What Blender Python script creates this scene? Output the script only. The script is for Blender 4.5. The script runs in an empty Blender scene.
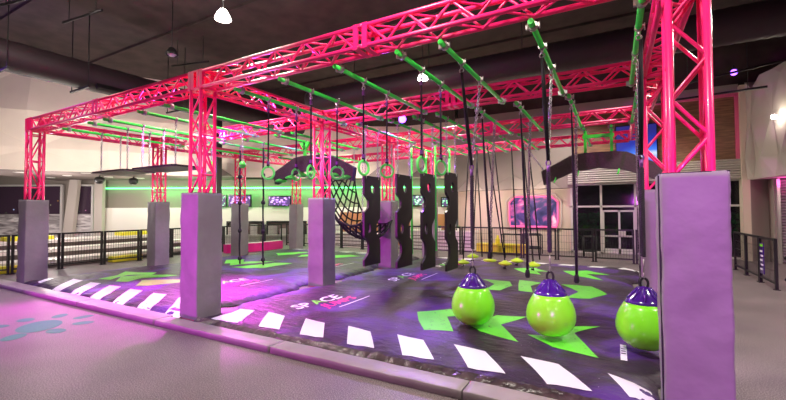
import bpy, bmesh, math, random
from mathutils import Vector, Matrix, noise
R = math.radians
PI = math.pi
random.seed(4)
S = 1.3            # all layout below is in survey units; metres = S * unit (applied once at the end)
scene = bpy.context.scene
COL = scene.collection

# ------------------------------------------------------------------ materials
def mat(name, color, rough=.5, metal=0.0, emit=None, estr=0.0, noise_scale=None, noise_amt=.15, bump=0.0, bump_scale=20, spec=.5, coat=0, color2=None, detail=4):
    m = bpy.data.materials.new(name); m.use_nodes = True
    nt = m.node_tree; b = nt.nodes['Principled BSDF']
    b.inputs['Base Color'].default_value = (*color, 1)
    b.inputs['Roughness'].default_value = rough
    b.inputs['Metallic'].default_value = metal
    b.inputs['Specular IOR Level'].default_value = spec
    b.inputs['Coat Weight'].default_value = coat
    if emit:
        b.inputs['Emission Color'].default_value = (*emit, 1); b.inputs['Emission Strength'].default_value = estr
    tc = nt.nodes.new('ShaderNodeTexCoord')
    if noise_scale:
        n = nt.nodes.new('ShaderNodeTexNoise'); n.inputs['Scale'].default_value = noise_scale; n.inputs['Detail'].default_value = detail
        r = nt.nodes.new('ShaderNodeValToRGB')
        c2 = color2 or tuple(max(0, c*(1-noise_amt)) for c in color)
        c1 = color if color2 else tuple(min(1, c*(1+noise_amt)) for c in color)
        r.color_ramp.elements[0].position = .35; r.color_ramp.elements[1].position = .65
        r.color_ramp.elements[0].color = (*c2, 1); r.color_ramp.elements[1].color = (*c1, 1)
        nt.links.new(tc.outputs['Object'], n.inputs['Vector']); nt.links.new(n.outputs['Fac'], r.inputs['Fac'])
        nt.links.new(r.outputs['Color'], b.inputs['Base Color'])
    if bump:
        n2 = nt.nodes.new('ShaderNodeTexNoise'); n2.inputs['Scale'].default_value = bump_scale; n2.inputs['Detail'].default_value = 3
        bp = nt.nodes.new('ShaderNodeBump'); bp.inputs['Strength'].default_value = bump; bp.inputs['Distance'].default_value = .03
        nt.links.new(tc.outputs['Object'], n2.inputs['Vector']); nt.links.new(n2.outputs['Fac'], bp.inputs['Height'])
        nt.links.new(bp.outputs['Normal'], b.inputs['Normal'])
    return m

M = {}
M['pink'] = mat('hot_pink_powder_coat', (1.0, .016, .185), .36, coat=.2)
M['green_bar'] = mat('green_grip_paint', (.06, .92, .10), .35)
M['lime'] = mat('lime_vinyl', (.27, 1.0, .03), .28, coat=.5)
M['green_plate'] = mat('green_plastic', (.07, .92, .08), .4)
M['yellow_green'] = mat('yellow_green_plastic', (.55, .85, .02), .4)
M['pad'] = mat('grey_padded_vinyl', (.255, .23, .25), .5, noise_scale=2.5, noise_amt=.08, bump=.4, bump_scale=4)
M['pad_seam'] = mat('black_hook_tape', (.015, .013, .018), .7)
M['curb'] = mat('mauve_grey_vinyl', (.30, .25, .265), .45, noise_scale=3, noise_amt=.08, bump=.2, bump_scale=8)
M['black_steel'] = mat('black_steel', (.012, .011, .012), .45)
M['black_web'] = mat('black_webbing', (.012, .010, .016), .8)
M['black_board'] = mat('black_board', (.022, .016, .017), .45)
M['ledge_brown'] = mat('brown_carpeted_ledge', (.085, .060, .062), .8, noise_scale=40, noise_amt=.2)
M['ledge'] = mat('dark_purple_carpeted_ledge', (.045, .028, .042), .85, noise_scale=40, noise_amt=.3)
M['chain'] = mat('galvanised_chain', (.55, .53, .55), .3, metal=.9)
M['dark_chain'] = mat('dark_braided_line', (.26, .22, .23), .4, metal=.3)
M['clamp'] = mat('steel_clamp', (.42, .40, .40), .35, metal=.9)
M['purple'] = mat('purple_cap_vinyl', (.06, .010, .24), .18, coat=.7)
M['purple_hook'] = mat('violet_anodised', (.20, .08, .30), .3, metal=.5)
M['rope_purple'] = mat('dark_purple_rope', (.022, .010, .030), .7, noise_scale=60, noise_amt=.5)
M['rope'] = mat('black_rope', (.016, .014, .018), .85)
M['white_print'] = mat('white_print', (.88, .88, .92), .45)
M['pink_print'] = mat('pink_print', (.92, .02, .28), .45)
M['cream'] = mat('cream_plaster', (.80, .70, .60), .85, noise_scale=1.2, noise_amt=.03)
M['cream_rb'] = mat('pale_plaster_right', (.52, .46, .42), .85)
M['cream_r'] = mat('pale_grey_plaster', (.27, .225, .21), .85, noise_scale=1.2, noise_amt=.03)  # cream plaster with the shadow on the upper walls put into its colour
M['soffit'] = mat('brown_soffit', (.17, .13, .12), .8)
M['lower_wall'] = mat('taupe_wall', (.27, .23, .20), .8)
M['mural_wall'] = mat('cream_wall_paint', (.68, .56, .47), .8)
M['grey_wall'] = mat('warm_grey_wall_paint', (.34, .28, .26), .8)
M['ceiling'] = mat('dark_roof_lining', (.055, .036, .033), .9, noise_scale=1.5, noise_amt=.25)
M['dark_duct'] = mat('dark_painted_duct', (.036, .022, .027), .55)
M['white_bench'] = mat('white_bench_laminate', (.85, .80, .76), .4)
M['yellow_pad'] = mat('yellow_pad_vinyl', (.80, .72, .03), .5)
M['magenta_pad'] = mat('magenta_pad_vinyl', (.85, .02, .30), .4)
M['counter'] = mat('brown_counter_front', (.45, .22, .09), .5)
M['steel'] = mat('kitchen_steel', (.55, .52, .50), .3, metal=.6)
M['frame_white'] = mat('pale_aluminium_frame', (.62, .58, .56), .4)
M['lamp_glow'] = mat('lamp_glow', (1, .93, .82), .5, emit=(1, .93, .82), estr=25)
M['down_glow'] = mat('downlight_glow', (1, .85, .6), .5, emit=(1, .86, .62), estr=9)
M['violet_glow'] = mat('violet_led_lens', (.4, .1, 1), .5, emit=(.22, .06, 1.0), estr=5)
M['magenta_glow'] = mat('magenta_led_lens', (.9, .2, 1), .5, emit=(.65, .12, 1.0), estr=9)
M['green_led'] = mat('green_led_strip', (.1, 1, .2), .5, emit=(.08, 1.0, .22), estr=3.5)
M['teal_print'] = mat('teal_floor_paint', (.05, .24, .14), .7, noise_scale=60, noise_amt=.12)
M['tile'] = mat('white_wall_tile', (.80, .76, .70), .3)
M['dark_screen'] = mat('black_screen_bezel', (.01, .01, .012), .3)

def nodes_mat(name):
    m = bpy.data.materials.new(name); m.use_nodes = True
    return m, m.node_tree, m.node_tree.nodes['Principled BSDF']

def ramp(nt, stops, src, interp='LINEAR'):
    r = nt.nodes.new('ShaderNodeValToRGB'); r.color_ramp.interpolation = interp
    el = r.color_ramp.elements
    while len(el) < len(stops): el.new(.5)
    for e, (p, c) in zip(el, stops): e.position = p; e.color = (*c, 1)
    nt.links.new(src, r.inputs['Fac']); return r

# floor: speckled mauve rubber carpet
def floor_material():
    m, nt, b = nodes_mat('speckled_rubber_floor')
    tc = nt.nodes.new('ShaderNodeTexCoord')
    n = nt.nodes.new('ShaderNodeTexNoise'); n.inputs['Scale'].default_value = 75; n.inputs['Detail'].default_value = 2
    nt.links.new(tc.outputs['Object'], n.inputs['Vector'])
    r = ramp(nt, [(.33, (.085, .068, .075)), (.5, (.185, .150, .155)), (.68, (.33, .28, .285))], n.outputs['Fac'])
    n2 = nt.nodes.new('ShaderNodeTexNoise'); n2.inputs['Scale'].default_value = .9; n2.inputs['Detail'].default_value = 4
    nt.links.new(tc.outputs['Object'], n2.inputs['Vector'])
    r2 = ramp(nt, [(.3, (.82, .82, .82)), (.7, (1.12, 1.1, 1.1))], n2.outputs['Fac'])
    mx = nt.nodes.new('ShaderNodeMix'); mx.data_type = 'RGBA'; mx.blend_type = 'MULTIPLY'; mx.inputs[0].default_value = 1
    nt.links.new(r.outputs['Color'], mx.inputs[6]); nt.links.new(r2.outputs['Color'], mx.inputs[7])
    nt.links.new(mx.outputs[2], b.inputs['Base Color']); b.inputs['Roughness'].default_value = .55
    return m
M['floor'] = floor_material()

# airbag top: dark purple vinyl with galaxy print and tiny stars
def bag_material():
    m, nt, b = nodes_mat('galaxy_print_vinyl')
    tc = nt.nodes.new('ShaderNodeTexCoord')
    n = nt.nodes.new('ShaderNodeTexNoise'); n.inputs['Scale'].default_value = .75; n.inputs['Detail'].default_value = 6; n.inputs['Distortion'].default_value = .8
    nt.links.new(tc.outputs['Object'], n.inputs['Vector'])
    r = ramp(nt, [(.36, (.022, .012, .022)), (.50, (.040, .020, .052)), (.60, (.075, .022, .19)), (.72, (.12, .04, .28))], n.outputs['Fac'])
    v = nt.nodes.new('ShaderNodeTexVoronoi'); v.inputs['Scale'].default_value = 9
    nt.links.new(tc.outputs['Object'], v.inputs['Vector'])
    st = ramp(nt, [(.0, (1, 1, 1)), (.035, (.8, .8, .8)), (.06, (0, 0, 0))], v.outputs['Distance'])
    mx = nt.nodes.new('ShaderNodeMix'); mx.data_type = 'RGBA'
    nt.links.new(st.outputs['Color'], mx.inputs[0]); nt.links.new(r.outputs['Color'], mx.inputs[6]); mx.inputs[7].default_value = (.55, .5, .65, 1)
    nt.links.new(mx.outputs[2], b.inputs['Base Color'])
    b.inputs['Roughness'].default_value = .5; b.inputs['Specular IOR Level'].default_value = .38
    n3 = nt.nodes.new('ShaderNodeTexNoise'); n3.inputs['Scale'].default_value = 3.2; n3.inputs['Detail'].default_value = 5
    mp = nt.nodes.new('ShaderNodeMapping'); mp.inputs['Scale'].default_value = (1, 2.4, 1)
    nt.links.new(tc.outputs['Object'], mp.inputs['Vector']); nt.links.new(mp.outputs['Vector'], n3.inputs['Vector'])
    bp = nt.nodes.new('ShaderNodeBump'); bp.inputs['Strength'].default_value = .45; bp.inputs['Distance'].default_value = .12
    nt.links.new(n3.outputs['Fac'], bp.inputs['Height']); nt.links.new(bp.outputs['Normal'], b.inputs['Normal'])
    return m
M['bag'] = bag_material()
M['skirt'] = mat('wrinkled_black_skirt', (.055, .034, .038), .28, noise_scale=9, noise_amt=.5, bump=.8, bump_scale=9)

def speckle_green():
    m, nt, b = nodes_mat('green_print_distressed')
    tc = nt.nodes.new('ShaderNodeTexCoord')
    n = nt.nodes.new('ShaderNodeTexNoise'); n.inputs['Scale'].default_value = 7; n.inputs['Detail'].default_value = 8; n.inputs['Roughness'].default_value = .8
    nt.links.new(tc.outputs['Object'], n.inputs['Vector'])
    r = ramp(nt, [(.0, (.03, .05, .03)), (.375, (.03, .06, .03)), (.40, (.14, .78, .045)), (1, (.17, .86, .05))], n.outputs['Fac'])
    nt.links.new(r.outputs['Color'], b.inputs['Base Color']); b.inputs['Roughness'].default_value = .45
    return m
M['green_print'] = speckle_green()

def wood_material():
    m, nt, b = nodes_mat('wood_plank_cladding')
    tc = nt.nodes.new('ShaderNodeTexCoord'); mp = nt.nodes.new('ShaderNodeMapping'); mp.inputs['Scale'].default_value = (.8, .8, 9)
    nt.links.new(tc.outputs['Object'], mp.inputs['Vector'])
    n = nt.nodes.new('ShaderNodeTexNoise'); n.inputs['Scale'].default_value = 2; n.inputs['Detail'].default_value = 5
    nt.links.new(mp.outputs['Vector'], n.inputs['Vector'])
    r = ramp(nt, [(.3, (.10, .045, .022)), (.7, (.30, .155, .075))], n.outputs['Fac'])
    nt.links.new(r.outputs['Color'], b.inputs['Base Color']); b.inputs['Roughness'].default_value = .5
    return m
M['wood'] = wood_material()

def slat_material():
    m, nt, b = nodes_mat('horizontal_corrugated_panel')
    tc = nt.nodes.new('ShaderNodeTexCoord')
    w = nt.nodes.new('ShaderNodeTexWave'); w.bands_direction = 'Z'; w.inputs['Scale'].default_value = 3.2
    nt.links.new(tc.outputs['Object'], w.inputs['Vector'])
    bp = nt.nodes.new('ShaderNodeBump'); bp.inputs['Strength'].default_value = .9; bp.inputs['Distance'].default_value = .05
    nt.links.new(w.outputs['Fac'], bp.inputs['Height']); nt.links.new(bp.outputs['Normal'], b.inputs['Normal'])
    b.inputs['Base Color'].default_value = (.55, .50, .47, 1); b.inputs['Roughness'].default_value = .4
    return m
M['slat'] = slat_material()

def night_window():
    # dark glass at night: glowing dots painted in for reflected and outside lights, pale frosted swirl film on the lower third
    m, nt, b = nodes_mat('night_window_glass')
    tc = nt.nodes.new('ShaderNodeTexCoord')
    v = nt.nodes.new('ShaderNodeTexVoronoi'); v.inputs['Scale'].default_value = 2.3
    nt.links.new(tc.outputs['Object'], v.inputs['Vector'])
    st = ramp(nt, [(0, (1, 1, 1)), (.06, (.5, .5, .5)), (.12, (0, 0, 0))], v.outputs['Distance'])
    mx = nt.nodes.new('ShaderNodeMix'); mx.data_type = 'RGBA'; mx.blend_type = 'MULTIPLY'; mx.inputs[0].default_value = 1
    nt.links.new(st.outputs['Color'], mx.inputs[6]); nt.links.new(v.outputs['Color'], mx.inputs[7])
    nt.links.new(mx.outputs[2], b.inputs['Emission Color']); b.inputs['Emission Strength'].default_value = 1.2
    b.inputs['Base Color'].default_value = (.06, .035, .06, 1); b.inputs['Roughness'].default_value = .12
    return m
M['night'] = night_window()

def swirl_film():
    m, nt, b = nodes_mat('frosted_swirl_film')
    tc = nt.nodes.new('ShaderNodeTexCoord'); mp = nt.nodes.new('ShaderNodeMapping'); mp.inputs['Scale'].default_value = (.35, .35, 1.8)
    nt.links.new(tc.outputs['Object'], mp.inputs['Vector'])
    n = nt.nodes.new('ShaderNodeTexNoise'); n.inputs['Scale'].default_value = 2; n.inputs['Detail'].default_value = 6; n.inputs['Distortion'].default_value = 1.5
    nt.links.new(mp.outputs['Vector'], n.inputs['Vector'])
    r = ramp(nt, [(.35, (.16, .13, .14)), (.5, (.42, .38, .39)), (.65, (.85, .80, .80))], n.outputs['Fac'])
    nt.links.new(r.outputs['Color'], b.inputs['Base Color']); b.inputs['Roughness'].default_value = .4
    return m
M['film'] = swirl_film()

def galaxy_mural():
    m, nt, b = nodes_mat('galaxy_mural_screen')
    tc = nt.nodes.new('ShaderNodeTexCoord')
    n = nt.nodes.new('ShaderNodeTexNoise'); n.inputs['Scale'].default_value = 1.6; n.inputs['Detail'].default_value = 6; n.inputs['Distortion'].default_value = 1
    nt.links.new(tc.outputs['Object'], n.inputs['Vector'])
    r = ramp(nt, [(.35, (.01, .012, .06)), (.5, (.05, .035, .14)), (.6, (.40, .07, .24)), (.72, (.95, .45, .5))], n.outputs['Fac'])
    nt.links.new(r.outputs['Color'], b.inputs['Emission Color']); nt.links.new(r.outputs['Color'], b.inputs['Base Color'])
    b.inputs['Emission Strength'].default_value = .5
    return m
M['galaxy'] = galaxy_mural()

def planet_screen():
    m, nt, b = nodes_mat('blue_planet_screen')
    tc = nt.nodes.new('ShaderNodeTexCoord'); mp = nt.nodes.new('ShaderNodeMapping'); mp.inputs['Location'].default_value = (-.75, 0, 1.6)
    g = nt.nodes.new('ShaderNodeVectorMath'); g.operation = 'LENGTH'
    nt.links.new(tc.outputs['Object'], mp.inputs['Vector']); nt.links.new(mp.outputs['Vector'], g.inputs[0])
    n = nt.nodes.new('ShaderNodeTexNoise'); n.inputs['Scale'].default_value = 3; n.inputs['Detail'].default_value = 5
    nt.links.new(tc.outputs['Object'], n.inputs['Vector'])
    ad = nt.nodes.new('ShaderNodeMath'); ad.operation = 'MULTIPLY_ADD'; ad.inputs[1].default_value = .22; 
    nt.links.new(n.outputs['Fac'], ad.inputs[0]); nt.links.new(g.outputs['Value'], ad.inputs[2])
    sc = nt.nodes.new('ShaderNodeMath'); sc.operation = 'MULTIPLY'; sc.inputs[1].default_value = .31
    nt.links.new(ad.outputs['Value'], sc.inputs[0])
    r = ramp(nt, [(0, (.02, .10, .75)), (.60, (.05, .20, .95)), (.68, (.7, .85, 1)), (.73, (.06, .22, .95)), (.85, (.01, .03, .4)), (1, (.02, .02, .2))], sc.outputs['Value'])
    nt.links.new(r.outputs['Color'], b.inputs['Emission Color']); b.inputs['Emission Strength'].default_value = .55
    b.inputs['Base Color'].default_value = (.01, .01, .03, 1)
    return m
M['planet'] = planet_screen()

def menu_mat(name, seedoff, tint):
    m, nt, b = nodes_mat(name)
    tc = nt.nodes.new('ShaderNodeTexCoord'); mp = nt.nodes.new('ShaderNodeMapping'); mp.inputs['Location'].default_value = (seedoff, seedoff, 0); mp.inputs['Scale'].default_value = (1, 1, 1.6)
    v = nt.nodes.new('ShaderNodeTexVoronoi'); v.distance = 'CHEBYCHEV'; v.inputs['Scale'].default_value = 5.5
    nt.links.new(tc.outputs['Object'], mp.inputs['Vector']); nt.links.new(mp.outputs['Vector'], v.inputs['Vector'])
    r = ramp(nt, [(0, (.9, .85, 1)), (.28, tint), (.42, (.04, .02, .08)), (1, (.06, .03, .12))], v.outputs['Distance'])
    nt.links.new(r.outputs['Color'], b.inputs['Emission Color']); b.inputs['Emission Strength'].default_value = 1.3
    b.inputs['Base Color'].default_value = (.02, .02, .03, 1)
    return m
M['menu_a'] = menu_mat('menu_screen_violet', .3, (.5, .2, .9))
M['menu_b'] = menu_mat('menu_screen_green', 1.7, (.2, .8, .3))

def door_glass():
    m, nt, b = nodes_mat('dark_storefront_glass')
    b.inputs['Base Color'].default_value = (.012, .012, .016, 1); b.inputs['Roughness'].default_value = .06
    b.inputs['Specular IOR Level'].default_value = .8; b.inputs['Alpha'].default_value = .45
    return m
M['door_glass'] = door_glass()

# ------------------------------------------------------------------ mesh building
class MB:
    def __init__(s): s.v = []; s.f = []; s.m = []; s.sm = []
    def add(s, vs, fs, mi=0, smooth=False):
        o = len(s.v); s.v += [tuple(v) for v in vs]
        for f in fs: s.f.append(tuple(i+o for i in f)); s.m.append(mi); s.sm.append(smooth)
        return s
    def box(s, c, d, rot=None, mi=0):
        x, y, z = d[0]/2, d[1]/2, d[2]/2
        vs = [Vector((a, b, e)) for a in (-x, x) for b in (-y, y) for e in (-z, z)]
        if rot is not None: vs = [rot @ v for v in vs]
        c = Vector(c); vs = [v+c for v in vs]
        return s.add(vs, [(0,1,3,2),(4,6,7,5),(0,4,5,1),(2,3,7,6),(0,2,6,4),(1,5,7,3)], mi)
    def box2(s, a, b, mi=0):
        return s.box([(p+q)/2 for p, q in zip(a, b)], [abs(q-p) for p, q in zip(a, b)], None, mi)
    def tube(s, pts, r, n=8, mi=0, cap=True, closed=False):
        pts = [Vector(p) for p in pts]; N = len(pts); rings = []
        rr = r if isinstance(r, (list, tuple)) else [r]*N
        up = None
        for i, p in enumerate(pts):
            if closed: t = pts[(i+1) % N]-pts[i-1]
            else: t = (pts[min(i+1, N-1)]-pts[max(i-1, 0)])
            t = t.normalized() if t.length > 1e-9 else Vector((0,0,1))
            if up is None:
                up = Vector((0,0,1)) if abs(t.z) < .9 else Vector((1,0,0))
            a = (up - t*up.dot(t))
            if a.length < 1e-6: a = t.orthogonal()
            a.normalize(); b = t.cross(a); up = a
            rings.append([p + (a*math.cos(2*PI*k/n)+b*math.sin(2*PI*k/n))*rr[i] for k in range(n)])
        vs = [v for rg in rings for v in rg]; fs = []
        M_ = N if closed else N-1
        for i in range(M_):
            j = (i+1) % N
            for k in range(n): fs.append((i*n+k, i*n+(k+1) % n, j*n+(k+1) % n, j*n+k))
        s.add(vs, fs, mi, True)
        if cap and not closed:
            o = len(s.v)-len(vs)
            s.f.append(tuple(o+k for k in range(n))[::-1]); s.m.append(mi); s.sm.append(False)
            s.f.append(tuple(o+(N-1)*n+k for k in range(n))); s.m.append(mi); s.sm.append(False)
        return s
    def lathe(s, prof, c, n=24, mi=0):
        c = Vector(c); vs = []; fs = []
        for r, z in prof:
            for k in range(n): vs.append(c+Vector((r*math.cos(2*PI*k/n), r*math.sin(2*PI*k/n), z)))
        for i in range(len(prof)-1):
            for k in range(n): fs.append((i*n+k, i*n+(k+1) % n, (i+1)*n+(k+1) % n, (i+1)*n+k))
        s.add(vs, fs, mi, True); o = len(s.v)-len(vs)
        if prof[0][0] > 1e-4: s.f.append(tuple(o+k for k in range(n))[::-1]); s.m.append(mi); s.sm.append(False)
        if prof[-1][0] > 1e-4: s.f.append(tuple(o+(len(prof)-1)*n+k for k in range(n))); s.m.append(mi); s.sm.append(False)
        return s
    def torus(s, c, R_, r, rot=Matrix(), n=28, m=8, mi=0, ey=1.0):
        c = Vector(c)
        pts = [c + rot @ Vector((R_*math.cos(2*PI*k/n), 0, R_*ey*math.sin(2*PI*k/n))) for k in range(n)]
        return s.tube(pts, r, m, mi, closed=True)
    def prism(s, poly, axis, a, b, mi=0):
        # poly in the other two axes, extruded between a and b along axis
        def mk(p, t):
            if axis == 'x': return (t, p[0], p[1])
            if axis == 'y': return (p[0], t, p[1])
            return (p[0], p[1], t)
        n = len(poly); vs = [mk(p, a) for p in poly]+[mk(p, b) for p in poly]
        fs = [tuple(range(n))[::-1], tuple(range(n, 2*n))]+[(i, (i+1) % n, n+(i+1) % n, n+i) for i in range(n)]
        return s.add(vs, fs, mi)
    def build(s, name, mats, parent=None, origin=None, fix=True):
        if not isinstance(mats, (list, tuple)): mats = [mats]
        o = origin
        if o is None: o = parent_origin(parent) if parent else (0, 0, 0)
        me = bpy.data.meshes.new(name)
        me.from_pydata([(v[0]-o[0], v[1]-o[1], v[2]-o[2]) for v in s.v], [], s.f)
        for m in mats: me.materials.append(m)
        me.polygons.foreach_set('material_index', s.m); me.polygons.foreach_set('use_smooth', s.sm)
        if fix:
            bm = bmesh.new(); bm.from_mesh(me); bmesh.ops.recalc_face_normals(bm, faces=bm.faces); bm.to_mesh(me); bm.free()
        me.update()
        ob = bpy.data.objects.new(name, me); COL.objects.link(ob)
        if parent: ob.parent = parent
        else: ob.location = o
        return ob

ORG = {}
def parent_origin(p):
    while p.parent: p = p.parent
    return ORG.get(p.name, tuple(p.location))

def thing(name, loc, label, cat, group=None):
    o = bpy.data.objects.new(name, None); COL.objects.link(o); o.location = loc
    o.empty_display_size = .1; ORG[o.name] = tuple(loc)
    return tag(o, label, cat, group)
def tag(o, label, cat, group=None, kind=None):
    o['label'] = label; o['category'] = cat
    if group: o['group'] = group
    if kind: o['kind'] = kind
    return o
def struct(name, mb, mats, label=None, parent=None):
    o = mb.build(name, mats, parent)
    if not parent: o['kind'] = 'structure'
    if label: o['label'] = label
    return o
KIDS = {}
def copy_tree(o, parent=None):
    c = o.copy(); COL.objects.link(c)
    if parent: c.parent = parent
    for ch in [k for k in bpy.data.objects if k.parent == o]: copy_tree(ch, c)
    return c

TOP, TW = 3.516, .274
LOW = TOP-TW
XA, XB, XP = -10.916, -5.191, .480
Y1, Y2, Y3, Y4 = 3.598, 6.267, 8.955, 11.625
COLS = [XA, XB, XP]; ROWS = [Y1, Y2, Y3, Y4]
colname = ['left-hand column line', 'middle column line', 'right-hand column line']
rowname = ['front row', 'second row', 'third row', 'rear row']

# ------------------------------------------------------------------ truss posts, pads and beams
def lacing(mb, p0, p1, off, w, ax, pitch, r, phase=0):
    # zigzag in the face offset by off from the axis; ax = in-face lateral unit
    p0, p1 = Vector(p0), Vector(p1); L = (p1-p0).length; t = (p1-p0)/L
    n = max(2, round(L/pitch)); h = w/2
    for i in range(n):
        s_ = 1 if (i+phase) % 2 == 0 else -1
        a = p0+t*(L*i/n)+off+ax*h*s_; b = p0+t*(L*(i+1)/n)+off-ax*h*s_
        mb.tube([a, b], r, 6, cap=False)

CH, LC = .0255, .0140
post_group = 'pink truss posts of the ninja rig'
posts = {}
def cname(i, j): return f'{rowname[j]}, {["left", "middle", "right"][i]}'
where_post = {
 (0,0):'front left corner of the rig', (1,0):'middle of the front row',
 (2,0):'right foreground, nearest and largest', (0,1):'left side, second in line',
 (1,1):'centre of the rig behind the ring straps', (2,1):'right side, directly behind the big right foreground post',
 (0,2):'left side third in line, before the menu screens', (1,2):'centre third row, between the black hanging boards',
 (0,3):'rear left corner, beside the cafe kitchen', (1,3):'rear middle, behind the green vertical poles'}
order = {}
for (i, j), wh in where_post.items():
    x, y = COLS[i], ROWS[j]; h = TW/2-CH
    t = thing('truss_post', (x, y, 0), f'pink box-truss post, {wh}', 'truss post', post_group)
    b = MB(); b.box((x, y, .012), (.38, .38, .02)); b.build('base_plate', M['pink'], t)
    for sx in (-1, 1):
        for sy in (-1, 1):
            c = MB(); c.tube([(x+sx*h, y+sy*h, .024), (x+sx*h, y+sy*h, LOW)], CH, 10); c.build('chord', M['pink'], t)
    for k, (off, ax) in enumerate([((0,-h,0),(1,0,0)), ((0,h,0),(1,0,0)), ((-h,0,0),(0,1,0)), ((h,0,0),(0,1,0))]):
        l = MB(); ph = k // 2
        lacing(l, (x, y, 1.455), (x, y, 3.16), Vector(off), TW-2*CH, Vector(ax), (.285 if k < 2 else .568), LC, ph)
        # level rungs
        for z in ((2.023, 2.592, 3.16) if k > 1 else ()):
            a = Vector((x, y, z))+Vector(off); v = Vector(ax)*h
            l.tube([a-v, a+v], LC, 6, cap=False)
        l.build('lacing', M['pink'], t)
    # corner block: cube frame with plates
    c = MB(); g = TW/2
    for sx in (-1, 1):
        for sy in (-1, 1): c.box((x+sx*(g-.02), y+sy*(g-.02), (TOP+LOW)/2), (.04, .04, TW))
    for z in (LOW+.012, TOP-.012):
        for s_ in (-1, 1):
            c.box((x+s_*(g-.03), y, z), (.06, TW-.08, .024)); c.box((x, y+s_*(g-.03), z), (TW-.12, .06, .024))
    c.box((x-.06, y-g+.006, (TOP+LOW)/2), (.07, .010, TW-.03)); c.box((x+.06, y-g+.006, (TOP+LOW)/2), (.05, .010, TW-.03))
    c.box((x+g-.006, y+.05, (TOP+LOW)/2), (.010, .07, TW-.03)); c.box((x-g+.006, y-.05, (TOP+LOW)/2), (.010, .07, TW-.03))
    c.build('corner_block', M['pink'], t)
    # pad sleeve
    order[(i, j)] = t
PADH, PW = 1.765, .394
def make_pad(i, j, lab):
    x, y = COLS[i], ROWS[j]; w = PW/2; th = .05
    t = thing('post_pad', (x, y, 0), lab, 'post pad', 'grey padded sleeves around the truss posts')
    rnd = random.Random(i*7+j)
    b = MB()
    # each side a grid of its own, subtly puckered; rounded long edges
    prof = []
    e = .018
    for (cx, cy, a0) in ((w-e, -w+e, -90), (w-e, w-e, 0), (-w+e, w-e, 90), (-w+e, -w+e, 180)):
        for k in range(4): a = R(a0+30*k); prof.append((cx+e*math.cos(a), cy+e*math.sin(a)))
    ring = []
    for k in range(len(prof)):
        p, q = prof[k], prof[(k+1) % len(prof)]; L = math.hypot(q[0]-p[0], q[1]-p[1]); n = 9 if L > .1 else 1
        for s_ in range(n): ring.append((p[0]+(q[0]-p[0])*s_/n, p[1]+(q[1]-p[1])*s_/n))
    n = len(ring); NZ = 40; vs = []
    for kz in range(NZ+1):
        z = .012+(PADH-.012)*kz/NZ
        for (px, py) in ring:
            d = noise.noise(Vector((px*5+i*9, py*5+j*5, z*3.2)))*.010 + noise.noise(Vector((px*14+i, py*14, z*16+j)))*.004
            d *= min(1, (PADH-z)*8, z*8+.3)
            L = max(abs(px), abs(py)); k_ = 1+d/L
            vs.append((x+px*k_, y+py*k_, z))
    fs = [(kz*n+k, kz*n+(k+1) % n, (kz+1)*n+(k+1) % n, (kz+1)*n+k) for kz in range(NZ) for k in range(n)]
    b.add(vs, fs, 0, True)
    # top lip and inner lining down around the truss
    o = len(b.v)-len(vs)
    topi = [o+NZ*n+k for k in range(n)]
    inner = [(x+px*(w-th)/w, y+py*(w-th)/w, PADH) for px, py in ring]; low = [(p[0], p[1], PADH-.14) for p in inner]
    o2 = len(b.v); b.v += inner+low
    for k in range(n):
        k2 = (k+1) % n
        b.f.append((topi[k], topi[k2], o2+k2, o2+k)); b.m.append(0); b.sm.append(False)
        b.f.append((o2+k, o2+k2, o2+n+k2, o2+n+k)); b.m.append(1); b.sm.append(False)
    b.f.append(tuple(o2+n+k for k in range(n))); b.m.append(1); b.sm.append(False)
    b.build('sleeve', [M['pad'], M['pad_seam']], t)
    s_ = MB(); s_.box((x-w-.004, y-w+.035, PADH/2+.01), (.012, .012, PADH-.05))
    s_.build('closure_strip', M['pad_seam'], t)
    s_ = MB()
    for z in (PADH-.006,):
        for a in (-1, 1):
            s_.box((x+a*(w-.006), y, z+.004), (.012, PW-.004, .006)); s_.box((x, y+a*(w-.006), z+.004), (PW-.02, .012, .006))
    s_.build('top_hem', M['pad_seam'], t)
padlab = {
 (0,0):'grey padded sleeve round the front left corner post, leftmost in the picture', (1,0):'tall purple-lit padded sleeve on the middle post of the front row',
 (2,0):'largest padded sleeve, purple-lit, right foreground', (0,1):'grey padded sleeve on the left side post just behind the front left corner',
 (1,1):'padded sleeve, purple on its left face, at the middle post of the second row', (2,1):'narrow purple slice of padded sleeve hidden behind the large right foreground one',
 (0,2):'grey padded sleeve in front of the menu screens with a knotted rope before it', (1,2):'grey padded sleeve between the first and second black hanging boards',
 (0,3):'small grey padded sleeve at the rear left corner beside the kitchen', (1,3):'smallest grey padded sleeve, rear middle, seen between black hanging boards'}
for k, l in padlab.items(): make_pad(*k, l)

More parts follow.
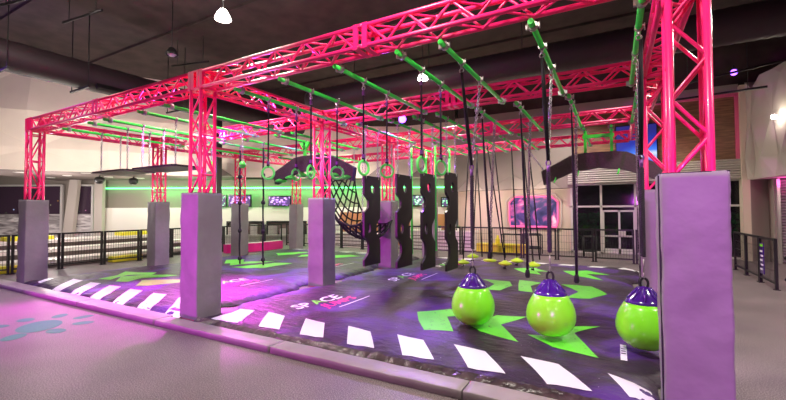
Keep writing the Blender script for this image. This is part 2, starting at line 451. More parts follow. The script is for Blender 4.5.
def beam(p0, p1, label, coupling=True, seed=0):
    p0, p1 = Vector(p0), Vector(p1); t_ = (p1-p0).normalized(); p0 = p0+t_*(TW/2); p1 = p1-t_*(TW/2)
    z = (TOP+LOW)/2; p0.z = p1.z = z; mid = (p0+p1)/2; L = (p1-p0).length
    side = Vector((-t_.y, t_.x, 0)); up = Vector((0, 0, 1)); h = TW/2-CH
    t = thing('truss_beam', mid, label, 'truss beam', 'pink horizontal box-truss beams of the rig')
    for a in (-1, 1):
        for b_ in (-1, 1):
            c = MB(); o = side*h*a+up*h*b_; c.tube([p0+o, p1+o], CH, 10); c.build('chord', M['pink'], t)
    gapc = .09 if coupling else 0
    for k, (off, ax) in enumerate([(side*h, up), (side*-h, up), (up*h, side), (up*-h, side)]):
        l = MB()
        lacing(l, p0, mid-t_*gapc, off, TW-2*CH, ax, .235, LC, k // 2); lacing(l, mid+t_*gapc, p1, off, TW-2*CH, ax, .235, LC, k // 2)
        l.build('lacing', M['pink'], t)
    if coupling:
        c = MB(); rot = Matrix((t_, side, up)).transposed()
        for s_ in (-1, 1):
            for a in (-1, 1):
                c.box(mid+t_*s_*.045+side*a*(TW/2-.008)+t_*s_*.012, (.065, .012, TW), rot); c.box(mid+t_*s_*.057+up*a*(TW/2-.008), (.065, TW-.03, .012), rot)
        for a in (-1, 1):
            for b_ in (-1, 1): c.tube([mid-t_*.03+side*h*a+up*h*b_, mid+t_*.03+side*h*a+up*h*b_], CH*1.25, 8)
        c.build('coupling', M['pink'], t)
    # end frames
    c = MB(); rot = Matrix((t_, side, up)).transposed()
    for p, s_ in ((p0, 1), (p1, -1)):
        for a in (-1, 1):
            c.box(p+t_*s_*.012+side*a*(TW/2-.02), (.02, .038, TW), rot); c.box(p+t_*s_*.012+up*a*(TW/2-.02), (.02, TW-.08, .038), rot)
    c.build('end_frame', M['pink'], t)
bl = {0:'front', 1:'second', 2:'third', 3:'rear'}
for j in range(4):
    beam((XA, ROWS[j], 0), (XB, ROWS[j], 0), f'pink truss beam of the {bl[j]} row, left half of the rig')
    beam((XB, ROWS[j], 0), (XP, ROWS[j], 0), f'pink truss beam of the {bl[j]} row, right half of the rig')
gapn = ['between the front and second rows', 'between the second and third rows', 'between the third and rear rows']
for i in range(3):
    for j in range(3):
        beam((COLS[i], ROWS[j], 0), (COLS[i], ROWS[j+1], 0), f'pink truss beam on the {["left side", "middle line", "right side"][i]} of the rig {gapn[j]}', coupling=False)

# ------------------------------------------------------------------ green bars with clamps
ZB = LOW-.045; RB = .027
def clamp_mb(x, y, hang=False, big=False):
    c = MB(); s_ = 1.25 if big else 1
    c.tube([(x, y-.022*s_, ZB), (x, y+.022*s_, ZB)], .036*s_, 10)
    c.box((x+.038*s_, y, ZB+.004), (.022*s_, .022*s_, .034*s_)); c.tube([(x+.048*s_, y, ZB-.035), (x+.048*s_, y, ZB+.035)], .006, 6)
    if hang:
        c.tube([(x, y, ZB-.035), (x, y, ZB-.075)], .014, 6); c.torus((x, y, ZB-.095), .024, .007, n=10, m=5)
    else:
        c.box((x, y, ZB+.038), (.034*s_, .034*s_, .02)); c.box((x-.038*s_, y, ZB), (.02*s_, .022*s_, .045*s_))
    return c
def bar(x, j, label, clamps=(), y0=None, y1=None):
    a = (ROWS[j] if y0 is None else y0); b = (ROWS[j+1] if y1 is None else y1)
    o = (x, (a+b)/2, ZB)
    t = thing('grip_bar', o, label, 'crossbar', f'green crossbars {gapn[j]}')
    m = MB(); m.tube([(x, a+.04, ZB), (x, b-.04, ZB)], RB, 12); m.build('bar', M['green_bar'], t)
    for y in (a+.15, b-.15): clamp_mb(x, y, big=True).build('end_clamp', M['clamp'], t)
    for y in clamps: clamp_mb(x, y, True).build('clamp', M['clamp'], t)
ordn = ['first', 'second', 'third', 'fourth', 'fifth', 'sixth', 'seventh', 'eighth', 'ninth', 'tenth', 'eleventh', 'twelfth', 'thirteenth', 'fourteenth']
bay1 = [(-9.75, (4.34, 4.72), 'holding the far left black ledge'), (-8.70, (4.34, 4.78), 'holding the right end of the far left black ledge'),
        (-8.12, (4.33, 4.74), 'holding the left end of the second black ledge'), (-7.0, (4.31, 4.74), 'holding the right end of the second black ledge'),
        (-6.22, (), 'bare, just left of the middle front post'), (-4.56, (4.25, 4.85), 'carrying the leftmost pair of rings'),
        (-3.72, (4.25, 4.85), 'carrying the second pair of rings from the left'), (-2.83, (4.25, 4.85), 'carrying the third pair of rings from the left'),
        (-2.0, (4.25, 4.85), 'carrying the rightmost pair of rings'), (-1.5, (4.27, 4.95), 'carrying the leftmost lime wrecking ball'),
        (-.63, (4.27, 4.95), 'carrying the middle lime wrecking ball'), (.22, (4.27, 4.95), 'carrying the rightmost lime wrecking ball')]
for x, c, l in bay1: bar(x, 0, 'front-bay green crossbar, '+l, c)
bay2 = [(-9.6, (), 'far left and bare'), (-8.46, (6.93,), 'carrying the left knotted rope'), (-7.6, (6.92,), 'carrying the right knotted rope'),
        (-6.58, (7.3,), 'carrying the left leg of the purple ledge hanger'), (-6.08, (7.3,), 'carrying the right leg of the purple ledge hanger'),
        (-4.36, (6.62, 7.1), 'carrying the first black hanging board'), (-3.65, (6.66, 7.18), 'carrying the second black hanging board'),
        (-3.13, (6.68, 7.18), 'carrying the third black hanging board'), (-2.68, (6.76, 7.24), 'carrying the fourth black hanging board'),
        (-1.97, (6.64, 7.44), 'carrying the leftmost dangling foot loop'), (-1.33, (6.67, 7.5), 'carrying the second dangling foot loop'),
        (-.57, (6.75, 7.6), 'carrying the third dangling foot loop'), (.31, (6.75, 7.6), 'carrying the foot loop beside the right foreground pad')]
for x, c, l in bay2: bar(x, 1, 'middle-bay green crossbar, '+l, c)
bay3 = [(-9.2, (), 'far left and bare'), (-7.6, (), 'second from the left and bare'), (-4.6, (9.3, 9.9), 'carrying the left pair of green poles'),
        (-3.9, (9.3, 9.9), 'carrying the right pair of green poles'), (-3.15, (9.45, 10.15), 'carrying the leftmost swing discs'),
        (-2.70, (9.45, 10.15), 'carrying the second swing disc'), (-2.26, (9.45, 10.15), 'carrying the third swing disc'),
        (-1.85, (9.45, 10.15), 'carrying the rightmost swing discs'), (-.54, (9.5,), 'carrying the left leg of the brown ledge hanger'), (-.04, (9.5,), 'carrying the right leg of the brown ledge hanger')]
for x, c, l in bay3: bar(x, 2, 'rear-bay green crossbar, '+l, c)

# ------------------------------------------------------------------ chain helper
def chain(mb, a, b, link=.05, r=.006, w=.016, n=8, m=4):
    a, b = Vector(a), Vector(b); L = (b-a).length; t = (b-a)/L; k = max(2, round(L/(link*.78)))
    s0 = t.orthogonal().normalized(); s1 = t.cross(s0)
    for i in range(k):
        c = a+t*(L*(i+.5)/k); sd = s0 if i % 2 == 0 else s1; half = L/k*.62
        pts = [c+sd*(w*math.cos(2*PI*q/n))+t*(half*math.sin(2*PI*q/n)) for q in range(n)]
        mb.tube(pts, r, m, closed=True)

# ------------------------------------------------------------------ rings
def ring_thing(x, y, zc, yaw_, label):
    t = thing('gym_ring', (x, y, ZB-.10), label, 'hanging ring', 'green gym rings on straps')
    m = MB(); m.tube([(x, y, ZB-.10), (x+.004, y, ZB-.14)], .012, 6); m.box((x, y, ZB-.165), (.03, .03, .05)); m.build('buckle', M['purple_hook'], t)
    m = MB(); m.box((x, y, (ZB-.19+zc+.17)/2), (.022, .010, ZB-.19-zc-.17)); m.build('strap', M['black_web'], t)
    m = MB(); m.box((x, y, zc+.15), (.032, .026, .05)); m.build('swivel', M['purple_hook'], t)
    m = MB(); m.box((x, y, zc+.105), (.036, .03, .045)); m.build('strap_loop', M['black_web'], t)
    m = MB(); m.torus((x, y, zc), .092, .0175, Matrix.Rotation(yaw_, 3, 'Z')); m.build('ring', M['lime_ring'], t)
M['lime_ring'] = mat('lime_green_ring_plastic', (.14, .95, .16), .3)
rl = ['leftmost of all', 'second from the left, seen edge-on', 'third from the left, edge-on', 'fourth from the left, before the net', 'fifth from the left, narrow',
      'sixth from the left', 'seventh from the left, narrow', 'rightmost of all']
rz = [2.08, 2.10, 2.05, 2.09, 2.06, 2.07, 2.05, 2.07]; ryaw = [25, 90, 100, 35, 80, 42, 82, 68]
q = 0
for x in (-4.56, -3.72, -2.83, -2.0):
    for y in (4.25, 4.85):
        ring_thing(x, y, rz[q], R(ryaw[q]), 'green hanging gym ring on a black strap, '+rl[q]); q += 1

# ------------------------------------------------------------------ mats (airbags) with conforming prints
def edge_x(side, y, base, inward):
    e = .05
    near = min(abs(y-Y) for Y in ROWS)
    k = max(0, min(1, (.62-near)/.25)); k = k*k*(3-2*k)
    return base + inward*(e+(.20)*k)
def bag_h(x, y, xl, xr, yl, yr):
    d = max(0, min(x-xl, xr-x, y-yl, yr-y))
    prof = 1-math.exp(-d/.10)
    dome = min(1, d/1.3)
    b = noise.noise(Vector((x*1.1, y*1.1, 0)))*.022*dome + noise.noise(Vector((x*3.1, y*2.3, 4)))*.010*min(1, d/.3)
    return .012 + .088*prof + .035*dome*(2-dome)*.6 + b
class Bag:
    def __init__(s, xl, xr, yl, yr, lseam, rseam):
        s.a = (xl, xr, yl, yr); s.ls, s.rs = lseam, rseam
    def xlim(s, y): return edge_x(0, y, s.a[0], 1), edge_x(1, y, s.a[1], -1)
    def h(s, x, y):
        l, r = s.xlim(y); 
        wv = .012*math.sin(x*23+math.sin(y*5)*2)*math.exp(-max(0, y-s.a[2])/.12)+.012*math.sin(y*21+1.3*math.sin(y*3.3))*math.exp(-max(0, min(x-l, r-x))/.16)
        return max(.008, bag_h(x, y, l, r, s.a[2], s.a[3])+wv)
bags = [Bag(XA+.02, XB, 3.30, 11.35, 0, 0), Bag(XB, XP+.05, 3.33, 11.35, 0, 0)]
PRINTS = {0: [], 1: []}   # (material slot, 2-D polygons)
def conform(bag, polys, mi, mb, lift=.004, cell=.11):
    bm = bmesh.new()
    for poly in polys:
        try: bm.faces.new([bm.verts.new((p[0], p[1], 0)) for p in poly])
        except Exception: pass
    bmesh.ops.triangulate(bm, faces=bm.faces)
    if not bm.verts: return
    xs = [v.co.x for v in bm.verts]; ys = [v.co.y for v in bm.verts]
    for axis, lo, hi in (((1,0,0), min(xs), max(xs)), ((0,1,0), min(ys), max(ys))):
        k = math.ceil(lo/cell)
        while k*cell < hi:
            co = Vector(axis)*(k*cell)
            bmesh.ops.bisect_plane(bm, geom=bm.verts[:]+bm.edges[:]+bm.faces[:], plane_co=co, plane_no=axis); k += 1
    bm.verts.ensure_lookup_table()
    for v in bm.verts: v.co.z = bag.h(v.co.x, v.co.y)+lift
    o = {v: i for i, v in enumerate(bm.verts)}
    fs = []
    for f in bm.faces:
        ids = [o[v] for v in f.verts]
        if f.normal.z < 0: ids = ids[::-1]
        a, b_, c = [Vector(bm.verts[i].co) for i in ids[:3]]
        fs.append(ids)
    # orient every face upward
    vs = [v.co.copy() for v in bm.verts]; out = []
    for ids in fs:
        area = sum(vs[ids[i]].x*vs[ids[(i+1) % len(ids)]].y-vs[ids[(i+1) % len(ids)]].x*vs[ids[i]].y for i in range(len(ids)))
        out.append(ids if area > 0 else ids[::-1])
    mb.add(vs, out, mi, True); bm.free()

def text_polys(txt, ox, oy, size, shear=.3):
    # reads along +Y, letters' tops towards -X
    cu = bpy.data.curves.new('t', 'FONT'); cu.body = txt; cu.size = size; cu.shear = shear; cu.offset = size*.018; cu.resolution_u = 2
    ob = bpy.data.objects.new('t', cu); COL.objects.link(ob)
    dg = bpy.context.evaluated_depsgraph_get(); me = bpy.data.meshes.new_from_object(ob.evaluated_get(dg))
    polys = [[(ox-me.vertices[i].co.y, oy+me.vertices[i].co.x) for i in p.vertices] for p in me.polygons]
    bpy.data.objects.remove(ob); bpy.data.curves.remove(cu); bpy.data.meshes.remove(me)
    return polys

W, G, P = 2, 3, 4
# right mat
for k in range(-4, 4):
    a = -1.85+.67*k
    l = -.30 if k > -4 else -.2
    if a < -5.0: continue
    if k == 3: PRINTS[1].append((W, [[(a-.09, 3.50), (a+.10, 3.50), (a+.06, 3.78), (a-.24, 3.86)]])); continue
    PRINTS[1].append((W, [[(a, 3.46), (a+.33, 3.48), (a+.34+l, 3.86), (a+l, 3.90)]]))
PRINTS[1].append((W, [[(-4.72, 3.42), (-4.22, 3.44), (-4.30, 3.70), (-4.55, 3.82)]]))
for k in range(8):
    a = -4.6+.66*k; PRINTS[1].append((W, [[(a, 10.75), (a+.34, 10.75), (a+.5, 11.2), (a+.16, 11.2)]]))
f = 1.12
def sc(pts): return [(x*f, y*f) for x, y in pts]
PRINTS[1] += [(G, [sc([(-2.14,4.39),(-1.84,4.73),(-1.53,4.51),(-1.73,4.35),(-1.45,3.81),(-1.74,3.73),(-1.95,4.04)])]),
 (G, [sc([(-1.38,4.10),(-1.22,4.63),(-.91,4.75),(-1.09,4.29),(-.81,3.82),(-1.21,3.94)])]),
 (G, [sc([(-.78,4.09),(-.53,4.17),(-.39,4.59),(-.16,4.76),(-.38,4.36),(-.14,3.75),(-.52,3.85)])]),
 (G, [sc([(-2.11,6.99),(-1.6,6.93),(-1.48,6.58),(-1.57,6.16),(-1.8,6.13),(-1.78,6.6)])]),
 (G, [sc([(-1.5,7.22),(-1.09,7.09),(-1.22,6.72),(-1.10,6.22),(-1.32,6.28),(-1.42,6.75)])]),
 (G, [sc([(-.80,7.10),(-.35,7.19),(-.12,6.61),(-.32,6.13),(-.62,6.04),(-.50,6.54)])]),
 (G, [sc([(-.95,8.75),(-.5,8.95),(-.1,8.55),(-.5,8.5),(-.2,7.9),(-.7,8.15)])]),
 (G, [sc([(-1.9,8.6),(-1.5,8.85),(-1.2,8.5),(-1.4,8.4),(-1.25,7.95),(-1.6,8.1)])])]
for ox, oy, sz in ((-3.86, 4.15, .36), (-3.80, 6.80, .32), (-3.75, 8.95, .30)):
    PRINTS[1].append((W, text_polys('SP', ox, oy, sz))); PRINTS[1].append((G, text_polys('A', ox, oy+sz*1.10, sz))); PRINTS[1].append((W, text_polys('CE', ox, oy+sz*1.68, sz)))
    PRINTS[1].append((P, text_polys('JUMPS', ox+.26, oy+.32, sz*.78)))
    PRINTS[1].append((W, [[(ox+.36, oy+.45), (ox+.385, oy+.45), (ox+.385, oy+1.25), (ox+.36, oy+1.25)]]))
PRINTS[1].append((W, [[(.02, 4.25), (.075, 4.25), (.075, 4.72), (.02, 4.72)]]))
for q in range(6): PRINTS[1].append((5, [[(.028, 4.29+q*.07), (.066, 4.29+q*.07), (.066, 4.315+q*.07), (.028, 4.315+q*.07)]]))
# left mat
for k in range(6):
    a = -9.60+.72*k
    PRINTS[0].append((W, [[(a+.38, 3.335), (a+.70, 3.335), (a+.56, 3.55), (a+.16, 3.92), (a-.16, 3.88), (a+.24, 3.52)]]))
PRINTS[0].append((W, [[(-10.2, 3.45), (-10.0, 3.43), (-10.3, 3.75), (-10.45, 3.72)]]))
PRINTS[0] += [(G, [[(-9.28, 4.11), (-9.56, 4.61), (-9.88, 4.93), (-9.08, 5.19), (-8.82, 4.94), (-9.3, 4.69), (-8.98, 4.2)]]),
 (G, [[(-8.68, 4.15), (-9.19, 4.51), (-8.94, 4.88), (-8.23, 5.17), (-8.28, 4.85), (-8.53, 4.57), (-8.41, 4.24)]]),
 (G, [[(-7.88, 4.11), (-8.28, 4.44), (-7.9, 4.85), (-7.3, 5.1), (-7.4, 4.7), (-7.67, 4.22)]]),
 (G, [[(-9.0, 6.9), (-9.7, 7.5), (-9.3, 7.8), (-8.7, 7.25)]]),
 (G, [[(-8.6, 6.75), (-9.0, 7.1), (-8.75, 7.6), (-8.2, 7.9), (-8.35, 7.3)]]),
 (G, [[(-8.31, 6.55), (-8.1, 7.1), (-8.0, 7.7), (-7.4, 7.75), (-7.52, 6.93), (-7.8, 6.6)]]),
 (G, [[(-9.2, 9.0), (-9.7, 9.4), (-9.4, 10.1), (-8.9, 10.3), (-9.0, 9.5)]]), (G, [[(-8.4, 9.0), (-8.7, 9.5), (-8.2, 10.2), (-7.8, 10.1), (-8.0, 9.4)]]),
 (G, [[(-7.5, 9.0), (-7.8, 9.5), (-7.3, 10.2), (-6.8, 10.0), (-7.1, 9.3)]])]
for k in range(7):
    a = -10.3+.7*k; PRINTS[0].append((W, [[(a, 10.75), (a+.36, 10.75), (a+.5, 11.2), (a+.14, 11.2)]]))
for ox, oy, sz in ((-6.45, 4.55, .34), (-6.45, 7.4, .30)):
    PRINTS[0].append((W, text_polys('SP', ox, oy, sz))); PRINTS[0].append((G, text_polys('A', ox, oy+sz*1.10, sz))); PRINTS[0].append((W, text_polys('CE', ox, oy+sz*1.68, sz)))
    PRINTS[0].append((P, text_polys('JUMPS', ox+.26, oy+.32, sz*.78)))
    PRINTS[0].append((W, [[(ox+.36, oy+.45), (ox+.385, oy+.45), (ox+.385, oy+1.25), (ox+.36, oy+1.25)]]))
baglab = ['left-hand dark purple galaxy-print landing mat with white dashes and green arrows', 'right-hand dark purple galaxy-print landing mat beneath the lime wrecking balls']
for bi, bag in enumerate(bags):
    xl, xr, yl, yr = bag.a; NX, NY = 90, 132; m = MB(); vs = []; fs = []
    us = [0]+[ (1-math.cos(PI*(k/NX)))/2*.35+k/NX*.65 for k in range(1, NX)]+[1]
    for jy in range(NY+1):
        y = yl+(yr-yl)*((1-math.cos(PI*jy/NY))/2*.35+jy/NY*.65); l, r = bag.xlim(y)
        for ux in us:
            x = l+(r-l)*ux
            y2 = y-.02*math.sin(x*9)*math.exp(-(y-yl)/.15)*(1 if jy else 1)
            vs.append((x, y2, bag.h(x, y2)))
    n = NX+1
    for jy in range(NY):
        for ix in range(NX): fs.append((jy*n+ix, jy*n+ix+1, (jy+1)*n+ix+1, (jy+1)*n+ix))
    m.add(vs, fs, 0, True)
    o_ = MB(); o_.v = m.v; o_.f = m.f; o_.m = m.m; o_.sm = m.sm
    for mi, polys in PRINTS[bi]: conform(bag, polys, mi, o_)
    root = thing('landing_mat', ((xl+xr)/2, (yl+yr)/2, 0), baglab[bi], 'landing mat', 'galaxy-print landing mats of the rig')
    o_.build('mat_cover', [M['bag'], M['skirt'], M['white_print'], M['green_print'], M['pink_print'], M['pad_seam']], root, fix=False)
    # front skirt: crumpled dark fabric between mat and kerb
    s_ = MB(); vs = []; fs = []; NXs = 260; rows = 5
    x0, x1 = xl+.28, xr-.28
    for r_ in range(rows+1):
        for ix in range(NXs+1):
            x = x0+(x1-x0)*ix/NXs; tt = r_/rows
            cr = noise.noise(Vector((x*6, tt*2, 2+bi)))*.028+noise.noise(Vector((x*17, tt*3, 5)))*.014
            y = 3.235+.13*tt+cr*.6; z = .010+.075*tt+max(-.005, cr)*(1-abs(2*tt-1)*.4)
            vs.append((x, y, max(.006, z)))
    for r_ in range(rows):
        for ix in range(NXs): fs.append((r_*(NXs+1)+ix, r_*(NXs+1)+ix+1, (r_+1)*(NXs+1)+ix+1, (r_+1)*(NXs+1)+ix))
    if bi: s_.add(vs, fs, 0, True); s_.build('skirt', M['skirt'], root, fix=False)

# kerb pads along the front edge
xs = [-13.2, -11.6, -9.55, -7.45, -5.32, -3.20, -1.08, 1.04, 3.1]
kl = ['leftmost, outside the rig corner', 'passing the front left corner pad', 'second in front of the left mat, magenta-lit', 'ending at the middle front post', 'just right of the middle post',
      'below the third white dash of the right mat', 'below the wrecking balls', 'at the foot of the right foreground pad']
for k in range(8):
    a, b_ = xs[k]+.006, xs[k+1]-.006
    m = MB(); e = .007; H = .075; y0, y1 = 3.015, (3.272 if k < 4 else 3.235)
    prof = [(y0, .004), (y0, H-e), (y0+e*.3, H-e*.3), (y0+e, H), (y1-e, H), (y1-e*.3, H-e*.3), (y1, H-e), (y1, .004)]
    N = 40; vs = []; fs = []; n = len(prof)
    for i in range(N+1):
        x = a+(b_-a)*i/N
        for (py, pz) in prof:
            d = noise.noise(Vector((x*4, py*6, pz*8+k)))*.006
            vs.append((x, py+d*.6, pz+(d if pz > .02 else 0)))
    for i in range(N):
        for q in range(n): fs.append((i*n+q, i*n+(q+1) % n, (i+1)*n+(q+1) % n, (i+1)*n+q))
    m.add(vs, fs, 0, True); o0 = len(m.v)-len(vs)
    m.f += [tuple(range(o0, o0+n)), tuple(range(o0+N*n, o0+N*n+n))[::-1]]; m.m += [0, 0]; m.sm += [False, False]
    o = m.build('edge_pad', M['curb'], origin=((a+b_)/2, 3.1, 0)); tag(o, 'low mauve-grey padded kerb segment, '+kl[k], 'kerb pad', 'padded kerb along the front of the mats')

# ------------------------------------------------------------------ wrecking balls
def wrecking_ball(x, y, label):
    t = thing('wrecking_ball', (x, y, .14), label, 'wrecking ball', 'lime wrecking balls')
    z0 = .145
    prof = [(.0, 0), (.07, .004), (.13, .022), (.19, .062), (.232, .12), (.252, .18), (.254, .235), (.243, .30), (.222, .355), (.196, .405), (.168, .452)]
    m = MB(); m.lathe(prof, (x, y, z0), 40); m.build('ball_body', M['lime'], t)
    cap = [(.170, .445), (.173, .452), (.150, .480), (.122, .505), (.098, .528), (.078, .553), (.060, .578), (.045, .60), (.0, .61)]
    m = MB(); m.lathe(cap, (x, y, z0), 40)
    for k in range(8):
        a = 2*PI*k/8; m.tube([(x+.150*math.cos(a), y+.150*math.sin(a), z0+.482), (x+.10*math.cos(a), y+.10*math.sin(a), z0+.528), (x+.05*math.cos(a), y+.05*math.sin(a), z0+.595)], [.008, .016, .012], 6)
    cp = m.build('cap', M['purple'], t)
    e = MB(); e.torus((x, y, z0+.635), .034, .012, n=16, m=8, ey=1.5); e.build('eye', M['black_web'], cp)
    e = MB(); e.torus((x, y, z0+.715), .018, .006, Matrix.Rotation(PI/2, 3, 'Z'), n=12, m=6, ey=1.6); e.tube([(x, y, z0+.74), (x, y, z0+.87)], .006, 6); e.build('shackle', M['clamp'], t)
    zj = 2.02
    # twisted rope
    r_ = MB()
    for ph in (0, 2*PI/3, 4*PI/3):
        pts = [(x+.0125*math.cos(ph+a*.9), y+.0125*math.sin(ph+a*.9), z0+.90+(zj-.10-z0-.90)*a/90) for a in range(91)]
        r_.tube(pts, .0125, 6)
    r_.build('rope', M['rope_purple'], t)
    r_ = MB(); r_.tube([(x, y, zj-.10), (x, y, zj-.02)], [.016, .020], 8); r_.torus((x, y, zj), .022, .008, n=12, m=6, ey=1.5); r_.build('swivel', M['purple_hook'], t)
    r_ = MB(); a = Vector((x, 4.27, ZB-.115)); b_ = Vector((x, y-.005, zj+.03)); r_.tube([a, a*.5+b_*.5, b_], [.016, .024, .018], 8); r_.build('webbing', M['black_web'], t)
    r_ = MB(); chain(r_, (x, 4.95, ZB-.115), (x, y+.005, zj+.03), .045, .0065, .016); r_.build('chain', M['chain'], t)
wrecking_ball(-1.50, 4.6, 'lime green wrecking ball with purple cap, leftmost of the three')
wrecking_ball(-.63, 4.6, 'lime green wrecking ball with purple cap, middle of the three')
wrecking_ball(.235, 4.6, 'lime green wrecking ball with purple cap, partly hidden by the right foreground pad')

# ------------------------------------------------------------------ foot loops in bay 2
def foot_loop(x, ya, yb, z, label, disc=False):
    ym = (ya+yb)/2-.02
    t = thing('foot_loop', (x, ym, z), label, 'hanging foothold', 'two-strand dangling footholds')
    m = MB(); m.tube([(x, ya, ZB-.11), (x, ya+(ym-ya)*.35, 2.3), (x, ym-.02, z+.5), (x, ym-.005, z+.05)], [.012, .02, .024, .02], 8); m.build('webbing', M['black_web'], t)
    m = MB(); chain(m, (x, yb, ZB-.11), (x, ym+.05, z+.45), .055, .010, .022); chain(m, (x, ym+.05, z+.45), (x, ym+.03, z+.04), .055, .011, .024); m.build('line', M['dark_chain'], t)
    m = MB(); m.lathe([(0, -.09), (.03, -.085), (.042, -.05), (.04, .0), (.028, .05), (0, .06)], (x, ym, z-.01), 10); m.build('end_sleeve', M['black_web'], t)
    if disc:
        m = MB(); m.lathe([(0, -.02), (.10, -.02), (.12, -.005), (.115, .012), (.03, .03), (0, .034)], (x, ym, z-.11), 20); m.build('foot_disc', M['yellow_green'], t)
foot_loop(-1.97, 6.64, 7.44, .72, 'dangling foothold with a yellow-green disc on dark webbing, nearest the fourth black board', True)
foot_loop(-1.33, 6.67, 7.50, .44, 'dangling black foothold hanging between the left and middle wrecking balls')
foot_loop(-.57, 6.75, 7.60, .40, 'dangling black foothold just right of the middle wrecking ball')
foot_loop(.33, 6.75, 7.60, .42, 'dangling black foothold beside the right foreground pad')

def swing_disc(x, y, z, xa, label):
    t = thing('swing_disc', (x, y, z), label, 'swing disc', 'small yellow-green swing discs')
    m = MB(); m.lathe([(0, -.04), (.11, -.035), (.155, -.012), (.155, .01), (.08, .045), (.03, .075), (0, .078)], (x, y, z), 22); m.build('disc', M['yellow_green'], t)
    m = MB(); m.tube([(xa, y, ZB-.11), (x, y, z+.05)], .016, 6); m.build('rope', M['rope'], t)
    m = MB(); m.tube([(x, y, z-.03), (x, y, z-.10)], .012, 6); m.tube([(x-.05, y, z-.10), (x+.02, y+.01, z-.115)], .018, 6); m.build('knot', M['rope'], t)
for (x, y, z, xa, l) in [(-3.32, 9.45, .30, -3.15, 'yellow-green swing disc, leftmost, just right of the fourth black board'), (-3.30, 10.15, .38, -3.15, 'yellow-green swing disc behind the leftmost one, slightly higher'),
    (-2.30, 9.5, .33, -2.70, 'yellow-green swing disc directly left of the second dangling foothold'), (-2.16, 10.15, .33, -2.26, 'yellow-green swing disc behind the second dangling foothold'),
    (-1.66, 9.5, .34, -1.85, 'yellow-green swing disc, rightmost, before the galaxy mural')]:
    swing_disc(x, y, z-.09, xa, l)
# slack ropes between discs and bars
for (xa, y0, x1, l) in [(-3.15, 10.05, -3.02, 'thin black rope hanging left of the galaxy mural'), (-2.70, 10.15, -2.45, 'thin black rope leaning before the left edge of the galaxy mural'), (-1.85, 10.15, -1.62, 'thin black rope leaning before the right half of the galaxy mural')]:
    m = MB(); m.tube([(xa, y0, ZB-.11), (x1*.5+xa*.5+.02, y0, 1.6), (x1, y0, .30)], .016, 6)
    o = m.build('hanging_rope', M['rope'], origin=(x1, y0, .3)); tag(o, l, 'rope', 'thin black hanging ropes')

# ------------------------------------------------------------------ black hanging boards
def outline(y0, y1):
    # scalloped edge board in the YZ plane; z from .40 to 2.21
    w = y1-y0
    def bite(z, zc, hh, d): 
        q = abs(z-zc)/hh
        return d*(1-q**3) if q < 1 else 0
    zs = [.40+(2.21-.40)*k/44 for k in range(45)]
    left = [(y0+w*(bite(z, 1.64, .17, .26)+bite(z, .76, .22, .28)), z) for z in zs]
    right = [(y1-w*(bite(z, 1.12, .22, .26)), z) for z in zs[::-1]]
    return left+right
def hanging_board(x, y0, y1, label):
    t = thing('hanging_board', (x, (y0+y1)/2, .40), label, 'hanging board', 'black cut-out hanging boards')
    poly = outline(y0, y1); ym = (y0+y1)/2
    bm = bmesh.new()
    th = .022
    def loop(pts): 
        vs = [bm.verts.new((x-th, p[0], p[1])) for p in pts]
        return [bm.edges.new((vs[i], vs[(i+1) % len(vs)])) for i in range(len(vs))]
    es = loop(poly)
    for (cy, cz, ry, rz_) in ((ym+.02, 1.95, .075, .095), (ym-.12, 1.16, .06, .105)):
        es += loop([(cy+ry*math.cos(2*PI*k/14), cz+rz_*math.sin(2*PI*k/14)) for k in range(14)])
    bmesh.ops.triangle_fill(bm, use_beauty=True, use_dissolve=False, edges=es)
    r = bmesh.ops.extrude_face_region(bm, geom=bm.faces[:])
    bmesh.ops.translate(bm, verts=[g for g in r['geom'] if isinstance(g, bmesh.types.BMVert)], vec=(2*th, 0, 0))
    bmesh.ops.recalc_face_normals(bm, faces=bm.faces)
    m = MB(); bm.verts.index_update(); m.add([v.co.copy() for v in bm.verts], [[v.index for v in f_.verts] for f_ in bm.faces]); bm.free()
    m.build('board', M['black_board'], t)
    for yy in (y0+.07, y1-.07):
        c = MB(); chain(c, (x, yy, ZB-.11), (x, yy, 2.20), .05, .0065, .016); c.torus((x, yy, 2.18), .028, .009, n=12, m=6); c.build('chain', M['chain'], t)
for x, y0, y1, l in [(-4.36, 6.54, 7.15, 'first from the left, left of the third-row grey pad'), (-3.65, 6.60, 7.24, 'second from the left, right of the third-row grey pad'),
                     (-3.13, 6.62, 7.22, 'third from the left, between long green poles'), (-2.68, 6.70, 7.28, 'rightmost of the four')]:
    hanging_board(x, y0, y1, 'black cut-out hanging board, '+l)

# green poles
for x, y, z, l in [(-4.67, 9.3, .38, 'leftmost, hanging long between the second and third black boards'), (-4.52, 9.9, 1.0, 'its lower end hidden behind the third black board'),
                   (-3.99, 9.3, .50, 'hanging long between the third and fourth black boards'), (-3.84, 9.9, 1.0, 'its lower end hidden behind the fourth black board')]:
    m = MB(); m.tube([(x, y, z), (x, y, ZB-.04)], .027, 10); m.tube([(x, y, z-.015), (x, y, z)], .034, 10); m.tube([(x, y, 2.9), (x, y, 2.94)], .034, 10)
    o = m.build('climbing_pole', M['green_bar'], origin=(x, y, z)); tag(o, 'thin green vertical climbing pole, '+l, 'climbing pole', 'green vertical climbing poles')

